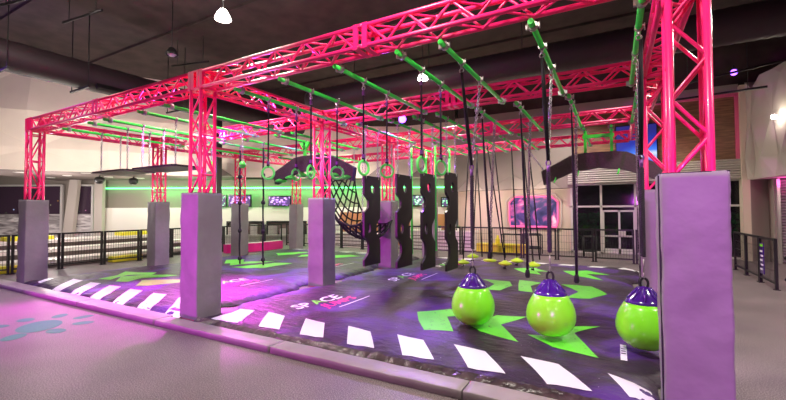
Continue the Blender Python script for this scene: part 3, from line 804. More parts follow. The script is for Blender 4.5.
# ------------------------------------------------------------------ left suspended ledges
def flat_ledge(x0, x1, y0, y1, z, label, cs):
    t = thing('hanging_ledge', ((x0+x1)/2, (y0+y1)/2, z), label, 'hanging ledge', 'flat black ledges on chains')
    m = MB(); m.prism([(x0, y0+.05), (x0+.06, y0), (x1-.06, y0), (x1, y0+.05), (x1, y1-.05), (x1-.06, y1), (x0+.06, y1), (x0, y1-.05)], 'z', z-.018, z+.018); m.build('board', M['black_board'], t)
    for cx, cy in cs:
        c = MB(); chain(c, (cx, cy, ZB-.11), (cx, cy, z+.03), .05, .0065, .016); c.torus((cx, cy, z+.035), .022, .007, n=10, m=5); c.build('chain', M['chain'], t)
flat_ledge(-9.9, -8.56, 4.2, 4.88, 2.35, 'flat black ledge hung on silver chains, far left', [(-9.75, 4.34), (-9.75, 4.72), (-8.70, 4.34), (-8.70, 4.78)])
flat_ledge(-8.26, -6.86, 4.18, 4.88, 2.34, 'flat black ledge hung on chains, left of the middle front post', [(-8.12, 4.33), (-8.12, 4.74), (-7.0, 4.31), (-7.0, 4.74)])

# knotted ropes on the left mat
for x, y, x2, y2, l in [(-8.46, 6.93, -8.55, 7.02, 'black knotted climbing rope hanging before the left side third pad'), (-7.6, 6.92, -7.78, 7.1, 'black knotted climbing rope, right of the pair, above the green arrows')]:
    t = thing('knotted_rope', (x2, y2, .12), l, 'climbing rope', 'black knotted climbing ropes')
    pts = [(x+(x2-x)*k/12+.012*math.sin(k*1.7), y+(y2-y)*k/12, ZB-.11+(.14-ZB+.11)*k/12) for k in range(13)]
    m = MB(); m.tube(pts, .021, 8); m.build('rope', M['rope'], t)
    for z in (.28, 1.0, 1.72, 2.4):
        k = (ZB-.11-z)/(ZB-.25); cx, cy = x+(x2-x)*k, y+(y2-y)*k
        m = MB(); m.lathe([(0, -.055), (.035, -.05), (.05, -.02), (.052, .01), (.035, .045), (0, .055)], (cx, cy, z), 10); m.build('knot', M['rope'], t)

# hanging grip balls
for x, y, z, l in [(-6.4, 5.3, 2.42, 'small green grip ball hanging left of the leftmost ring'), (-7.35, 5.3, 2.48, 'small green grip ball seen through the middle front post')]:
    t = thing('grip_ball', (x, y, z), l, 'grip ball', 'small green grip balls')
    m = MB(); m.lathe([(.070*math.sin(PI*k/12), -.07*math.cos(PI*k/12)) for k in range(13)], (x, y, z), 20); m.build('ball', M['green_plate'], t)
    m = MB(); chain(m, (x, y, ZB+.02), (x, y, z+.07), .05, .006, .014); m.build('chain', M['chain'], t)

# ------------------------------------------------------------------ curved ledges on green hangers
def bent_ledge(xc, y, s_, zt, xl, xr, label, funnel, board_mat, hooks):
    t = thing('bent_ledge', (xc, y, zt), label, 'hanging ledge', None)
    hw = 1.16*s_
    top = [(-hw, zt-.36), (-.42*s_-.1, zt-.03), (-.30*s_, zt), (.30*s_, zt), (.42*s_+.1, zt-.03), (hw, zt-.36)]
    bot = [(hw-.05, zt-.66), (.5*s_, zt-.40), (.0, zt-.335), (-.5*s_, zt-.40), (-hw+.05, zt-.66)]
    poly = [(xc+a, z) for a, z in top+bot]
    m = MB(); m.prism(poly, 'y', y-.07, y+.07); m.build('board', board_mat, t)
    for a in (-.25, .25):
        h = MB(); h.box((xc+a, y, (ZB-.02+zt)/2), (.055, .06, ZB-.02-zt+.10))
        if funnel: h.prism([(xc+a-.028, ZB-.20), (xc+a+.028, ZB-.20), (xc+a+.16, ZB-.02), (xc+a-.16, ZB-.02)], 'y', y-.03, y+.03)
        h.build('hanger', M['green_plate'], t)
    if not funnel: h = MB(); h.box((xc, y, ZB-.10), (.60, .07, .07)); h.build('hanger_crossbar', M['green_plate'], t)
    if funnel:
        # green stepped grips hanging under the lower edge
        for k in range(7):
            a = -hw+.2+k*(2*hw-.4)/6; zz = zt-.52+.17*(1-(a/hw)**2)-.02
            g = MB(); g.lathe([(0, -.10), (.10, -.10), (.15, -.075), (.15, -.05), (.05, 0), (.04, .06), (0, .06)], (xc+a, y, zz-.02), 14); g.build('grip', M['green_plate'], t)
    for a in hooks:
        zz = zt-.335-.30*(abs(a)/hw)**1.3
        g = MB(); g.tube([(xc+a, y-.06, zz+.03), (xc+a-.02, y-.10, zz-.06), (xc+a-.035, y-.10, zz-.09)], .016, 6); g.build('hook', M['green_plate'], t)
bent_ledge(-6.33, 7.3, 1.07, 2.84, 0, 0, 'dark purple arched ledge on green hanger with green grips below, left of centre', True, M['ledge'], ())
bent_ledge(-.29, 9.5, 1.0, 2.74, 0, 0, 'dark brown arched ledge hung from a green goalpost hanger, above the glass door', False, M['ledge_brown'], (-.85, -.38, .38, .8))
m = MB(); chain(m, (-1.9, 9.6, ZB-.08), (-1.40, 9.5, 2.42), .05, .007, .016); o = m.build('tie_chain', M['chain'], origin=(-1.4, 9.5, 2.4)); tag(o, 'pale tie chain slanting down to the left tip of the brown arched ledge', 'chain')

# ------------------------------------------------------------------ cargo net
def net():
    t = thing('cargo_net', (-5.3, 8.2, .9), 'sagging black cargo net slung between the purple ledge and the green poles', 'cargo net')
    P_ = [(-6.15, 2.38), (-6.10, 1.82), (-5.96, 1.34), (-5.70, 1.04), (-5.38, .90), (-5.12, .90), (-4.97, .98)]
    def curve(u):
        u = u*(len(P_)-1); i = min(int(u), len(P_)-2); f_ = u-i
        p0, p1, p2, p3 = P_[max(i-1, 0)], P_[i], P_[i+1], P_[min(i+2, len(P_)-1)]
        return [.5*((2*b_)+(-a+c)*f_+(2*a-5*b_+4*c-d)*f_*f_+(-a+3*b_-3*c+d)*f_**3) for a, b_, c, d in zip(p0, p1, p2, p3)]
    def pt(u, v):
        x, z = curve(u); sag = .10*(1-(2*v-1)**2)
        return Vector((x, 7.42+1.35*v, z-sag+.28*abs(2*v-1)**2))
    NU, NV = 20, 10; m = MB()
    for i in range(NU):
        for j in range(NV):
            if (i+j) % 2 == 0: a, b_ = pt(i/NU, j/NV), pt((i+1)/NU, (j+1)/NV)
            else: a, b_ = pt(i/NU, (j+1)/NV), pt((i+1)/NU, j/NV)
            m.tube([a, b_], .021, 5, cap=False)
    m.build('mesh_rope', M['rope'], t)
    for v in (0, 1):
        e = MB(); e.tube([pt(k/40, v) for k in range(41)], .022, 8); e.build('border_rope', M['rope'], t)
    for u in (0, 1):
        e = MB(); e.tube([pt(u, k/8) for k in range(9)], .02, 8); e.build('end_rope', M['rope'], t)
    for u, v, dx in ((0, 0, .0), (0, 1, 0), (1, 0, .0), (1, 1, .0)):
        p = pt(u, v); c = MB(); chain(c, p, (p.x+dx, p.y, ZB), .06, .007, .017); c.build('chain', M['chain'], t)
net()

# ------------------------------------------------------------------ fences
def fence_panel(p0, p1, label, group, n=None):
    p0, p1 = Vector((*p0, 0)), Vector((*p1, 0)); d = (p1-p0); L = d.length; u = d/L; mid = (p0+p1)/2
    t = thing('fence_panel', mid, label, 'fence panel', group)
    rot = Matrix((u, Vector((-u.y, u.x, 0)), Vector((0, 0, 1)))).transposed(); H = .955
    for p in (p0+u*.03, p1-u*.03):
        m = MB(); m.box(p+Vector((0, 0, H/2)), (.045, .045, H), rot); m.box(p+Vector((0, 0, .006)), (.09, .09, .012), rot); m.build('fence_post', M['black_steel'], t)
    for z, h in ((H-.022, .045), (.12, .035)):
        m = MB(); m.box(mid+Vector((0, 0, z)), (L-.1, .035, h), rot); m.build('rail', M['black_steel'], t)
    m = MB(); k = max(3, int(L/.065))
    for i in range(1, k):
        p = p0+u*(L*i/k); m.box(p+Vector((0, 0, (.13+H-.04)/2)), (.006, .006, H-.17), rot)
    for z in (.34, .54, .74): m.box(mid+Vector((0, 0, z)), (L-.1, .006, .006), rot)
    m.build('wire_mesh', M['black_steel'], t)
def fence_run(a, b, n, lab, group):
    a, b = Vector(a), Vector(b)
    for k in range(n):
        p, q = a+(b-a)*(k/n), a+(b-a)*((k+1)/n)
        fence_panel(p, q-(b-a).normalized()*.012, lab(k, n), group)
fence_run((-12.75, 2.8), (-12.75, 12.7), 10, lambda k, n: f'black mesh fence panel on the left side, {ordn[k]} from the front', 'black mesh fence along the left side')
fence_run((-12.7, 12.9), (2.5, 12.9), 15, lambda k, n: f'black mesh fence panel along the back, {ordn[k] if k < 14 else "fifteenth"} from the left', 'black mesh fence along the back')
fence_run((2.6, 12.85), (2.6, 9.9), 3, lambda k, n: ['black mesh fence panel at the right, farthest back', 'black mesh fence panel at the right, middle of three', 'black mesh fence panel at the right, nearest, with a purple notice'][k], 'black mesh fence beyond the right foreground pad')
# notice on right fence, and stair handrail
m = MB(); m.box((2.57, 10.62, .52), (.012, .22, .62), None, 0); m.box((2.562, 10.62, .78), (.004, .18, .05), None, 1)
for k in range(5): m.box((2.562, 10.62+.02*(-1)**k, .66-k*.09), (.004, .14, .035), None, 2)
o = m.build('notice_banner', [M['purple'], M['lime'], M['white_print']], origin=(2.57, 10.6, .5)); tag(o, 'narrow purple banner with pale lettering tied to the right-hand fence', 'banner')
t = thing('handrail', (3.1, 10.2, 0), 'black sloping stair handrail at the far right edge', 'handrail')
for z in (.55, .95):
    m = MB(); m.tube([(2.72, 9.9, z-.35), (3.5, 11.0, z+.15)], .025, 8); m.build('rail', M['black_steel'], t)
for q in ((2.78, 9.98, .62), (3.4, 10.86, 1.02)):
    m = MB(); m.tube([(q[0], q[1], .01), q], .022, 8); m.build('post', M['black_steel'], t)

# ------------------------------------------------------------------ room shell
YAW = .5131
ax = Vector((-math.sin(YAW), math.cos(YAW), 0)); rx = Vector((math.cos(YAW), math.sin(YAW), 0))
def DP(d, t, z=0): v = ax*d+rx*t; return (v.x, v.y, z)
CEIL = 6.7
m = MB(); m.add([(-40, -12, 0), (16, -12, 0), (16, 26, 0), (-40, 26, 0)], [(0, 1, 2, 3)]); struct('floor', m, M['floor'], 'speckled mauve-grey rubber floor')
# ceiling with shallow purlins
m = MB(); m.box2((-40, -12, CEIL), (16, 26, CEIL+.2)); struct('ceiling', m, M['ceiling'], 'dark brown roof lining')
k = 1
for y in (-1.5, 1.2, 3.9, 6.6, 9.3, 12.0, 14.7):
    m = MB(); m.box2((-36, y, CEIL-.07), (12, y+.07, CEIL)); struct(f'trim_{k}', m, M['ceiling']); k += 1

# left/back diagonal lower wall with two windows, white tile band
DW = 18.0
def wall_quad(m, t0, t1, z0, z1, d=DW, mi=0, th=.02):
    a, b_ = DP(d, t0), DP(d, t1); o = ax*th
    vs = [(a[0], a[1], z0), (b_[0], b_[1], z0), (b_[0], b_[1], z1), (a[0], a[1], z1)]
    vs += [(v[0]+o.x, v[1]+o.y, v[2]) for v in vs]
    m.add(vs, [(0,1,2,3), (7,6,5,4), (0,4,5,1), (1,5,6,2), (2,6,7,3), (3,7,4,0)], mi)
def tpx(px, d=DW): return (px-393)/393.85*d
m = MB(); wall_quad(m, -30, 2.85, 0, CEIL, DW+.12); struct('wall_back_left', m, M['lower_wall'])
m = MB(); wall_quad(m, tpx(103), 2.8, 0.0, 1.68, DW+.03, 0, .08); struct('wall_tiled_band', m, M['tile'])
for n_, (a, b_) in enumerate(((-60, 62), (72, 93))):
    t0, t1 = tpx(a), tpx(b_)
    root = MB()
    for u in (t0, t1): wall_quad(root, u-.05, u+.05, .25, 2.75, DW-.06, 0, .1)
    wall_quad(root, t0, t1, 2.68, 2.76, DW-.06, 0, .1); wall_quad(root, t0, t1, .25, .33, DW-.06, 0, .1)
    w = struct(f'window_{n_+1}', root, M['frame_white'], ['wide dark night window at the far left', 'narrower dark night window right of the slanted pillar'][n_])
    g = MB(); wall_quad(g, t0+.05, t1-.05, 1.42, 2.68, DW, 0, .02); g.build('pane', M['night'], w)
    g = MB(); wall_quad(g, t0+.05, t1-.05, .33, 1.40, DW, 0, .02); g.build('frosted_film', M['film'], w)
# slanted pillar between windows
m = MB(); a = tpx(64.5, 17.6); 
p = [DP(17.7, a-.22, 0), DP(17.7, a+.22, 0), DP(17.7, a+.50, 2.95), DP(17.7, a+.12, 2.95)]
m.add([tuple(v) for v in p]+[(v[0]+ax.x*.2, v[1]+ax.y*.2, v[2]) for v in p], [(0,1,2,3), (4,5,6,7), (0,1,5,4), (1,2,6,5), (2,3,7,6), (3,0,4,7)]); struct('wall_slanted_pillar', m, M['cream_rb'])
m = MB(); a = tpx(98, 17.7); wall_quad(m, a-.18, a+.18, 0, 2.95, 17.7, 0, .2); struct('wall_pillar', m, M['cream_rb'])
# black steel column
c = DP(15.6, (217.3-393)/393.85*15.6); m = MB(); m.box((c[0], c[1], CEIL/2), (.22, .22, CEIL)); struct('wall_steel_column', m, M['black_steel'])

# bulkhead above (faceted)
bk = [(-15.5, 11.8), (tpx(-60, 12.6), 12.6), (tpx(30, 13.6), 13.6), (tpx(110, 14.6), 14.6), (tpx(200, 16.2), 16.2), (tpx(300, 17.2), 17.2), (tpx(400, 17.5), 17.5), (2.9, 17.6)]
m = MB(); ZS = 2.95; vs = []; fs = []
for i, (t_, d_) in enumerate(bk):
    for z, dd in ((ZS, 0), (3.75, -.16 if i % 2 else .14), (5.0, .05 if i % 2 else -.22), (CEIL, 0)):
        v = DP(d_+dd, t_, z); vs.append(v)
for i in range(len(bk)-1):
    for q in range(3):
        a, b_, c_, d_ = i*4+q, (i+1)*4+q, (i+1)*4+q+1, i*4+q+1
        fs += ([(a, b_, c_), (a, c_, d_)] if (i+q) % 2 else [(a, b_, d_), (b_, c_, d_)])
m.add(vs, fs); struct('wall_bulkhead_left', m, M['cream'], 'faceted cream bulkhead above the windows and cafe')
m = MB(); vs = []
for px, d_ in ((222, 16.1), (300, 16.9), (400, 17.2)): vs += [DP(d_, tpx(px, d_), 5.2), DP(d_, tpx(px, d_), CEIL)]
vs += [(-5.7, 15.38, 5.2), (-5.7, 15.38, CEIL)]
m.add(vs, [(0, 2, 3, 1), (2, 4, 5, 3), (4, 6, 7, 5)]); struct('wall_bulkhead_upper', m, M['ceiling'])
m = MB(); vs = []; fs = []
for t_, d_ in bk: vs += [DP(d_, t_, ZS), DP(DW+.3, t_, ZS)]
for i in range(len(bk)-1): fs.append((i*2, i*2+1, i*2+3, i*2+2))
m.add(vs, fs); struct('ceiling_soffit', m, M['soffit'], 'brown soffit with downlights')
# triangular gussets along lower bulkhead, their shade painted in as darker plaster
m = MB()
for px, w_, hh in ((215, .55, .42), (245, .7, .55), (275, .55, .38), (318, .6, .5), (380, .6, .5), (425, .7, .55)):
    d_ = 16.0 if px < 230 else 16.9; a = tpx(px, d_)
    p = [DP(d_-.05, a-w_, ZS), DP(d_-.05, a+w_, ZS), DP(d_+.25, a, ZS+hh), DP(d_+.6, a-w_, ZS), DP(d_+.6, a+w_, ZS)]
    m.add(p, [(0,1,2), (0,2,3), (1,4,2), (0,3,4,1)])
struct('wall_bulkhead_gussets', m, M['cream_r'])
# green LED line
m = MB()
zl = 2.55; wall_quad(m, tpx(105), 2.75, zl, zl+.05, DW-.02, 0, .04)
o = m.build('led_strip', M['green_led'], origin=DP(DW, -4, zl)); tag(o, 'long green LED light strip along the top of the cafe wall', 'light strip')
# downlights in soffit
for n_, (px, d_) in enumerate(((17.5, 14.2), (66.5, 15.5), (85, 14.6), (108, 16.2), (50, 16.4), (160, 16.6), (140, 16.9))):
    v = DP(d_, tpx(px, d_), ZS); o0 = (v[0], v[1], ZS)
    t = thing('downlight', o0, ['round downlight in the soffit, leftmost', 'round downlight in the soffit above the slanted pillar', 'round downlight in the soffit, third from the left near its front edge', 'round downlight in the soffit just left of the green light strip',
        'small round downlight deep in the soffit between the two windows', 'round downlight in the soffit behind the left side second post', 'round downlight in the soffit above the start of the green light strip'][n_], 'downlight', 'soffit downlights')
    m = MB(); m.lathe([(.13, -.02), (.15, -.02), (.15, 0), (.13, 0)], v, 18); m.build('trim_ring', M['frame_white'], t)
    m = MB(); m.lathe([(0, -.012), (.13, -.012)], v, 18); m.build('lens', M['down_glow'], t)
for px, d_, l in ((99, 15.6, 'black ceiling speaker hanging under the soffit, left one'), (133, 16.2, 'black ceiling speaker hanging under the soffit, right one')):
    v = Vector(DP(d_, tpx(px, d_), ZS)); t = thing('ceiling_speaker', v, l, 'speaker', 'black speakers under the soffit')
    m = MB(); m.lathe([(.0, -.34), (.10, -.33), (.17, -.24), (.17, -.12), (.10, -.06), (0, -.05)], v, 14); m.build('speaker_body', M['black_steel'], t)
    m = MB(); m.tube([v+Vector((0, 0, -.06)), v], .03, 8); m.build('mount', M['black_steel'], t)

# right-hand back wall (plane Y = 15.5) with mural, storefront, wood cladding, slatted band
YW = 15.5
def ybox(name, x0, x1, z0, z1, mt, y=YW, th=.15, label=None, parent=None):
    m = MB(); m.box2((x0, y, z0), (x1, y+th, z1)); return struct(name, m, mt, label, parent)
c0 = DP(DW, 2.8)
m = MB(); m.add([(c0[0], c0[1], 0), (-5.75, YW, 0), (-5.75, YW, CEIL), (c0[0], c0[1], CEIL)], [(0, 1, 2, 3)]); struct('wall_return', m, M['mural_wall'])
ybox('wall_mural', -5.75, -1.40, 0, 2.35, M['mural_wall'], y=YW+.30)
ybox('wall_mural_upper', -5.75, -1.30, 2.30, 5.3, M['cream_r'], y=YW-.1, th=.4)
# facets on the lower edge of the upper wall
m = MB()
for xc, w_, h_ in ((-5.1, .55, .55), (-3.4, .95, .55), (-2.2, .5, .4)):
    m.add([(xc-w_, YW-.14, 2.30), (xc+w_, YW-.14, 2.30), (xc, YW-.40, 2.30), (xc, YW-.12, 2.30+h_)], [(0, 2, 3), (2, 1, 3), (0, 1, 2)])
struct('wall_mural_facets', m, M['grey_wall'])
# mural: pink octagon frame
zc0, zc1, xa, xb = .88, 2.03, -3.62, -1.85; e = .22
octo = [(xa+e*.2, zc0), (xb-e*.2, zc0), (xb, zc0+e), (xb, zc1-e), (xb-e, zc1), (xa+e, zc1), (xa, zc1-e), (xa, zc0+e)]
t = thing('galaxy_mural', ((xa+xb)/2, YW+.28, zc0), 'pink and blue galaxy picture in a glowing pink cut-corner frame on the cream wall', 'wall screen')
m = MB(); m.prism(octo, 'y', YW+.26, YW+.30); m.build('picture', M['galaxy'], t)
M['pink_frame'] = mat('pink_frame', (.95, .15, .40), .4, emit=(1, .12, .38), estr=.3)
m = MB(); loop = [(x, YW+.25, z) for x, z in octo]; m.tube(loop, .035, 8, closed=True); m.build('frame', M['pink_frame'], t)
cx, cz = (xa+xb)/2, (zc0+zc1)/2
m = MB(); m.tube([(cx+(x-cx)*1.14, YW+.27, cz+(z-cz)*1.16) for x, z in octo], .022, 6, closed=True); m.build('outer_frame', M['frame_white'], t)
# storefront
xs0, xs1 = -1.33, .95
m = MB()
for x in (-1.36, -.42, .60, 1.30, 2.3, 3.45): m.box2((x-.035, YW, 0), (x+.035, YW+.12, 2.4))
for z in (2.38, 1.60, .0): m.box2((-1.4, YW, z), (3.5, YW+.12, z+.06))
w = struct('window_3', m, M['frame_white'], 'dark storefront glazing with pale frames')
m = MB(); m.box2((-1.33, YW+.05, .06), (3.45, YW+.07, 2.38)); m.build('pane', M['door_glass'], w)
m = MB()
for x in (-.36, .12, .56): m.box2((x-.03, YW-.03, .02), (x+.03, YW+.05, 1.50))
for z in (.02, .58, 1.44): m.box2((-.36, YW-.03, z), (.56, YW+.05, z+(.06 if z != .02 else .16)))
d = struct('door_1', m, M['frame_white'], 'pale framed glass double door in the storefront')
m = MB(); m.box2((.16, YW-.09, .62), (.30, YW-.03, .82)); m.build('door_lock_plate', M['frame_white'], d)
m = MB(); m.box2((-.33, YW, .18), (.53, YW+.02, 1.44)); m.build('door_glass', M['door_glass'], d)
# leaves added behind the storefront glass, standing in for a foliage reflection
M['leaf'] = mat('dark_green_leaves', (.03, .30, .06), .7, noise_scale=12, noise_amt=.6)
m = MB(); rr = random.Random(9)
for k in range(1500):
    c = Vector((rr.uniform(-1.8, 4.2), rr.uniform(17.0, 17.5), rr.uniform(.75, 1.38))); a = Vector((rr.uniform(-1, 1), rr.uniform(-1, .2), rr.uniform(-1, 1))).normalized()*.09
    b_ = a.cross(Vector((0, -1, .3))).normalized()*.035; m.add([c-a, c+b_, c+a, c-b_], [(0, 1, 2, 3)])
t = thing('hedge', (1.2, 17.2, 0), 'dark green hedge outside, seen dimly through the storefront glass', 'hedge')
m.build('leaves', M['leaf'], t)['kind'] = 'stuff'
m = MB(); m.box2((-1.9, 16.95, 0), (4.3, 17.5, .70)); m.build('planter_box', M['dark_duct'], t)
m = MB(); m.box2((-6, 20, 0), (9, 20.2, CEIL)); m.box2((-6, YW+.5, 4.6), (9, 20, 4.7)); struct('wall_outside', m, M['dark_duct'])  # added dark backdrop and lid, hiding the grey world behind the glass
# slatted band, wood cladding
ybox('wall_slatted_band', -1.45, 3.45, 2.42, 3.02, M['slat'], y=YW-.25, th=.4)
ybox('wall_wood_cladding', -1.30, 3.30, 3.02, 4.95, M['wood'], y=YW-.1, th=.3)
ybox('wall_above_cladding', -1.30, 3.3, 4.95, 5.3, M['grey_wall'], y=YW-.12, th=.3)
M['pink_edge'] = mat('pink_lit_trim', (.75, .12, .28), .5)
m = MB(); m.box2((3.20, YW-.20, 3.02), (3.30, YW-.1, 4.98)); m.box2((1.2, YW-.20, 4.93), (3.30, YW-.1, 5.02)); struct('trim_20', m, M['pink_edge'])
t = thing('planet_screen', (.62, YW-.2, 2.98), 'large blue screen showing a planet edge, high on the wood wall', 'screen')
m = MB(); m.box2((.05, YW-.16, 3.05), (1.25, YW-.11, 4.35)); m.build('screen_housing', M['dark_screen'], t)
m = MB(); m.box2((.08, YW-.17, 3.08), (1.22, YW-.162, 4.32)); m.build('display', M['planet'], t)
# right side: pillar, grey wall, faceted bulkhead, roller shutter
m = MB(); m.box2((3.28, YW-.35, 0), (3.46, YW, 5.2)); struct('wall_right_pillar', m, M['mural_wall'])
m = MB(); m.box2((3.46, YW, 0), (9, YW+.2, 5.2)); struct('wall_right', m, M['grey_wall'])
m = MB(); m.box2((-5.6, YW-.05, 5.3), (9, YW+.2, CEIL)); struct('wall_right_upper', m, M['ceiling'])
m = MB()
A = [(3.40, 15.15), (3.50, 14.95), (3.56, 14.45), (3.72, 14.0), (3.72, 13.5), (3.86, 13.1), (4.3, 11.5), (6.2, 9.5)]
vs = []; fs = []
for i, (x, y) in enumerate(A):
    o_ = .07 if i % 2 else -.05
    vs += [(x, y, 2.38), (x+o_, y+o_, 2.95), (x-o_*.6, y, 4.1), (x, y, 5.25 - (.25 if i in (1, 4) else 0))]
for i in range(len(A)-1):
    for q in range(3):
        a, b_, c_, d_ = i*4+q, (i+1)*4+q, (i+1)*4+q+1, i*4+q+1; fs += ([(a, b_, c_), (a, c_, d_)] if (i+q) % 2 else [(a, b_, d_), (b_, c_, d_)])
o = len(vs); vs += [(6.5, YW, 2.38), (6.5, YW, 5.2)]
fs += [tuple(i*4 for i in range(len(A)))+(o,), tuple(i*4+3 for i in range(len(A)))+(o+1,)]
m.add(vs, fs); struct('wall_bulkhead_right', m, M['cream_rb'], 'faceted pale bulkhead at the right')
m = MB(); m.box2((3.92, 14.95, 0), (4.02, 15.45, 2.37)); struct('wall_right_return', m, M['grey_wall'])
t = thing('roller_shutter', (4.6, 14.9, 0), 'ribbed grey roller shutter at the far right edge, pink-lit at its top', 'roller shutter')
m = MB()
for k in range(29): m.tube([(4.03, 14.9, .06+k*.08), (5.9, 14.9, .06+k*.08)], .036, 6)
m.build('curtain', M['steel'], t)
m = MB(); m.box2((3.95, 14.84, 0), (4.02, 14.94, 2.36)); m.build('guide', M['steel'], t)
t = thing('wall_light', (3.60, 13.6, 3.88), 'bright small wall spotlight on the right-hand faceted bulkhead', 'wall light')
v = (3.60, 13.55, 3.88)
m = MB(); m.lathe([(0, -.06), (.05, -.05), (.06, .03), (0, .06)], v, 12); m.build('lens', M['lamp_glow'], t)
m = MB(); m.tube([v, (3.74, 13.65, 3.92)], .02, 6); m.build('arm', M['frame_white'], t)
# rear and side walls behind the camera keep the light in
m = MB(); m.box2((-40, -12.2, 0), (16, -12, CEIL)); struct('wall_front', m, M['grey_wall'])
m = MB(); m.box2((9, -12, 0), (9.2, 15.7, CEIL)); struct('wall_far_right', m, M['grey_wall'])
m = MB(); m.box2((-34, -12, 0), (-33.8, 12, CEIL)); struct('wall_left', m, M['grey_wall'])

# ------------------------------------------------------------------ cafe, benches
def dbox(mb, t0, t1, z0, z1, d, th=.1, mi=0):
    a, b_ = DP(d, t0), DP(d, t1); o = ax*th
    vs = [(a[0], a[1], z0), (b_[0], b_[1], z0), (b_[0], b_[1], z1), (a[0], a[1], z1)]
    vs += [(v[0]+o.x, v[1]+o.y, v[2]) for v in vs]
    mb.add(vs, [(0,1,2,3), (7,6,5,4), (0,4,5,1), (1,5,6,2), (2,6,7,3), (3,7,4,0)], mi)
def screen(px0, px1, z0, z1, mt, label, d=17.75):
    a, b_ = tpx(px0, d), tpx(px1, d); o = DP(d, (a+b_)/2, z0)
    t = thing('menu_screen', o, label, 'menu screen', 'cafe menu screens')
    m = MB(); dbox(m, a, b_, z0, z1, d, .08); m.build('housing', M['dark_screen'], t)
    m = MB(); dbox(m, a+.05, b_-.05, z0+.05, z1-.05, d-.012, .01); m.build('display', mt, t)
    m = MB(); dbox(m, (a+b_)/2-.05, (a+b_)/2+.05, z0+.1, z1-.1, d+.08, .2); m.build('wall_bracket', M['black_steel'], t)
screen(208, 226, 1.72, 2.24, M['menu_b'], 'menu screen with green picture at the left of the cafe wall')
screen(228, 251, 1.70, 2.26, M['menu_a'], 'menu screen with violet picture behind the third left side post')
screen(268, 291, 1.72, 2.20, M['menu_a'], 'menu screen beside the rear left corner post')
screen(403, 427, 1.72, 2.22, M['menu_b'], 'bright green menu screen seen between the black boards')
screen(441, 452.5, 1.66, 2.12, M['menu_b'], 'small menu screen with violet and green picture right of the fourth black board')
# kitchen openings
for n_, (p0, p1) in enumerate(((226, 262), (266, 306))):
    a, b_ = tpx(p0, 17.8), tpx(p1, 17.8); t = thing('kitchen_hatch', DP(17.8, (a+b_)/2, 0), ['cafe kitchen opening with steel equipment, left one', 'cafe kitchen opening with steel equipment, beside the rear left corner pad'][n_], 'serving hatch')
    m = MB(); dbox(m, a, b_, .45, 1.0, 17.98, .03); m.build('opening', M['soffit'], t)
    m = MB(); dbox(m, a, b_, .98, 1.06, 17.85, .15); dbox(m, a, a+.06, .4, 1.0, 17.85, .15); dbox(m, b_-.06, b_, .4, 1.0, 17.85, .15); m.build('hatch_frame', M['black_steel'], t)
    m = MB(); dbox(m, a+.1, a+.5, .45, .85, 17.8, .15); dbox(m, a+.62, a+.95, .45, .72, 17.8, .15); dbox(m, a+1.1, a+1.4, .45, .92, 17.8, .15); m.build('equipment', M['steel'], t)
    m = MB(); dbox(m, a-.05, b_+.05, .38, .45, 17.5, .45); dbox(m, a, b_, 0, .38, 17.6, .3); m.build('worktop', M['steel'], t)
# wood counters + white service counter
m = MB(); dbox(m, tpx(340, 17.4), tpx(410, 17.4), .0, 1.45, 17.4, .3); o = m.build('timber_cupboard', M['counter'], origin=DP(17.4, tpx(375, 17.4), 0)); tag(o, 'tall brown timber cupboard behind the cargo net', 'cupboard')
m = MB(); dbox(m, tpx(428, 17.4), tpx(449, 17.4), .0, 1.35, 17.4, .3); o = m.build('timber_cupboard', M['counter'], origin=DP(17.4, tpx(443, 17.4), 0)); tag(o, 'brown timber cupboard right of the third black board', 'cupboard')
def counter(x0, x1, y0, y1, h, label):
    t = thing('service_counter', ((x0+x1)/2, (y0+y1)/2, 0), label, 'counter')
    m = MB(); m.box2((x0+.05, y0+.05, 0), (x1-.05, y1-.05, h-.06)); m.build('counter_front', M['white_bench'], t)
    m = MB(); m.box2((x0, y0, h-.06), (x1, y1, h)); m.build('countertop', M['white_bench'], t)
    m = MB()
    for k in range(4): m.box2((x0+.12, y0+.035, .1+k*.13), (x1-.12, y0+.05, .13+k*.13))
    m.build('shelf_lines', M['soffit'], t)
counter(-7.6, -4.6, 14.3, 14.9, .72, 'white service counter with shelves behind the back fence')
counter(-10.6, -8.2, 13.5, 13.9, .60, 'white service counter behind the net and the back fence')
for x, l in ((-6.9, 'left'), (-6.1, 'middle'), (-5.3, 'right')):
    t = thing('potted_plant', (x, 14.6, .72), f'small green potted plant on the white service counter, {l} of three', 'plant', 'small plants on the service counter')
    m = MB(); m.lathe([(.05, 0), (.08, .09), (.07, .09)], (x, 14.6, .722), 12); m.build('pot', M['white_bench'], t)
    m = MB(); rr = random.Random(int(-x*10))
    for k in range(26):
        a = rr.random()*2*PI; e = rr.uniform(.2, 1.3); L = rr.uniform(.10, .2); c = Vector((x, 14.6, .80)); d_ = Vector((math.cos(a)*math.cos(e), math.sin(a)*math.cos(e), math.sin(e)))
        s2 = d_.cross(Vector((0, 0, 1))).normalized()*.02; p2 = c+d_*L
        m.add([c, c+d_*L*.5+s2, p2, c+d_*L*.5-s2], [(0, 1, 2, 3)])
    M.setdefault('plant', mat('leaf_green', (.05, .35, .06), .6)); m.build('foliage', M['plant'], t)
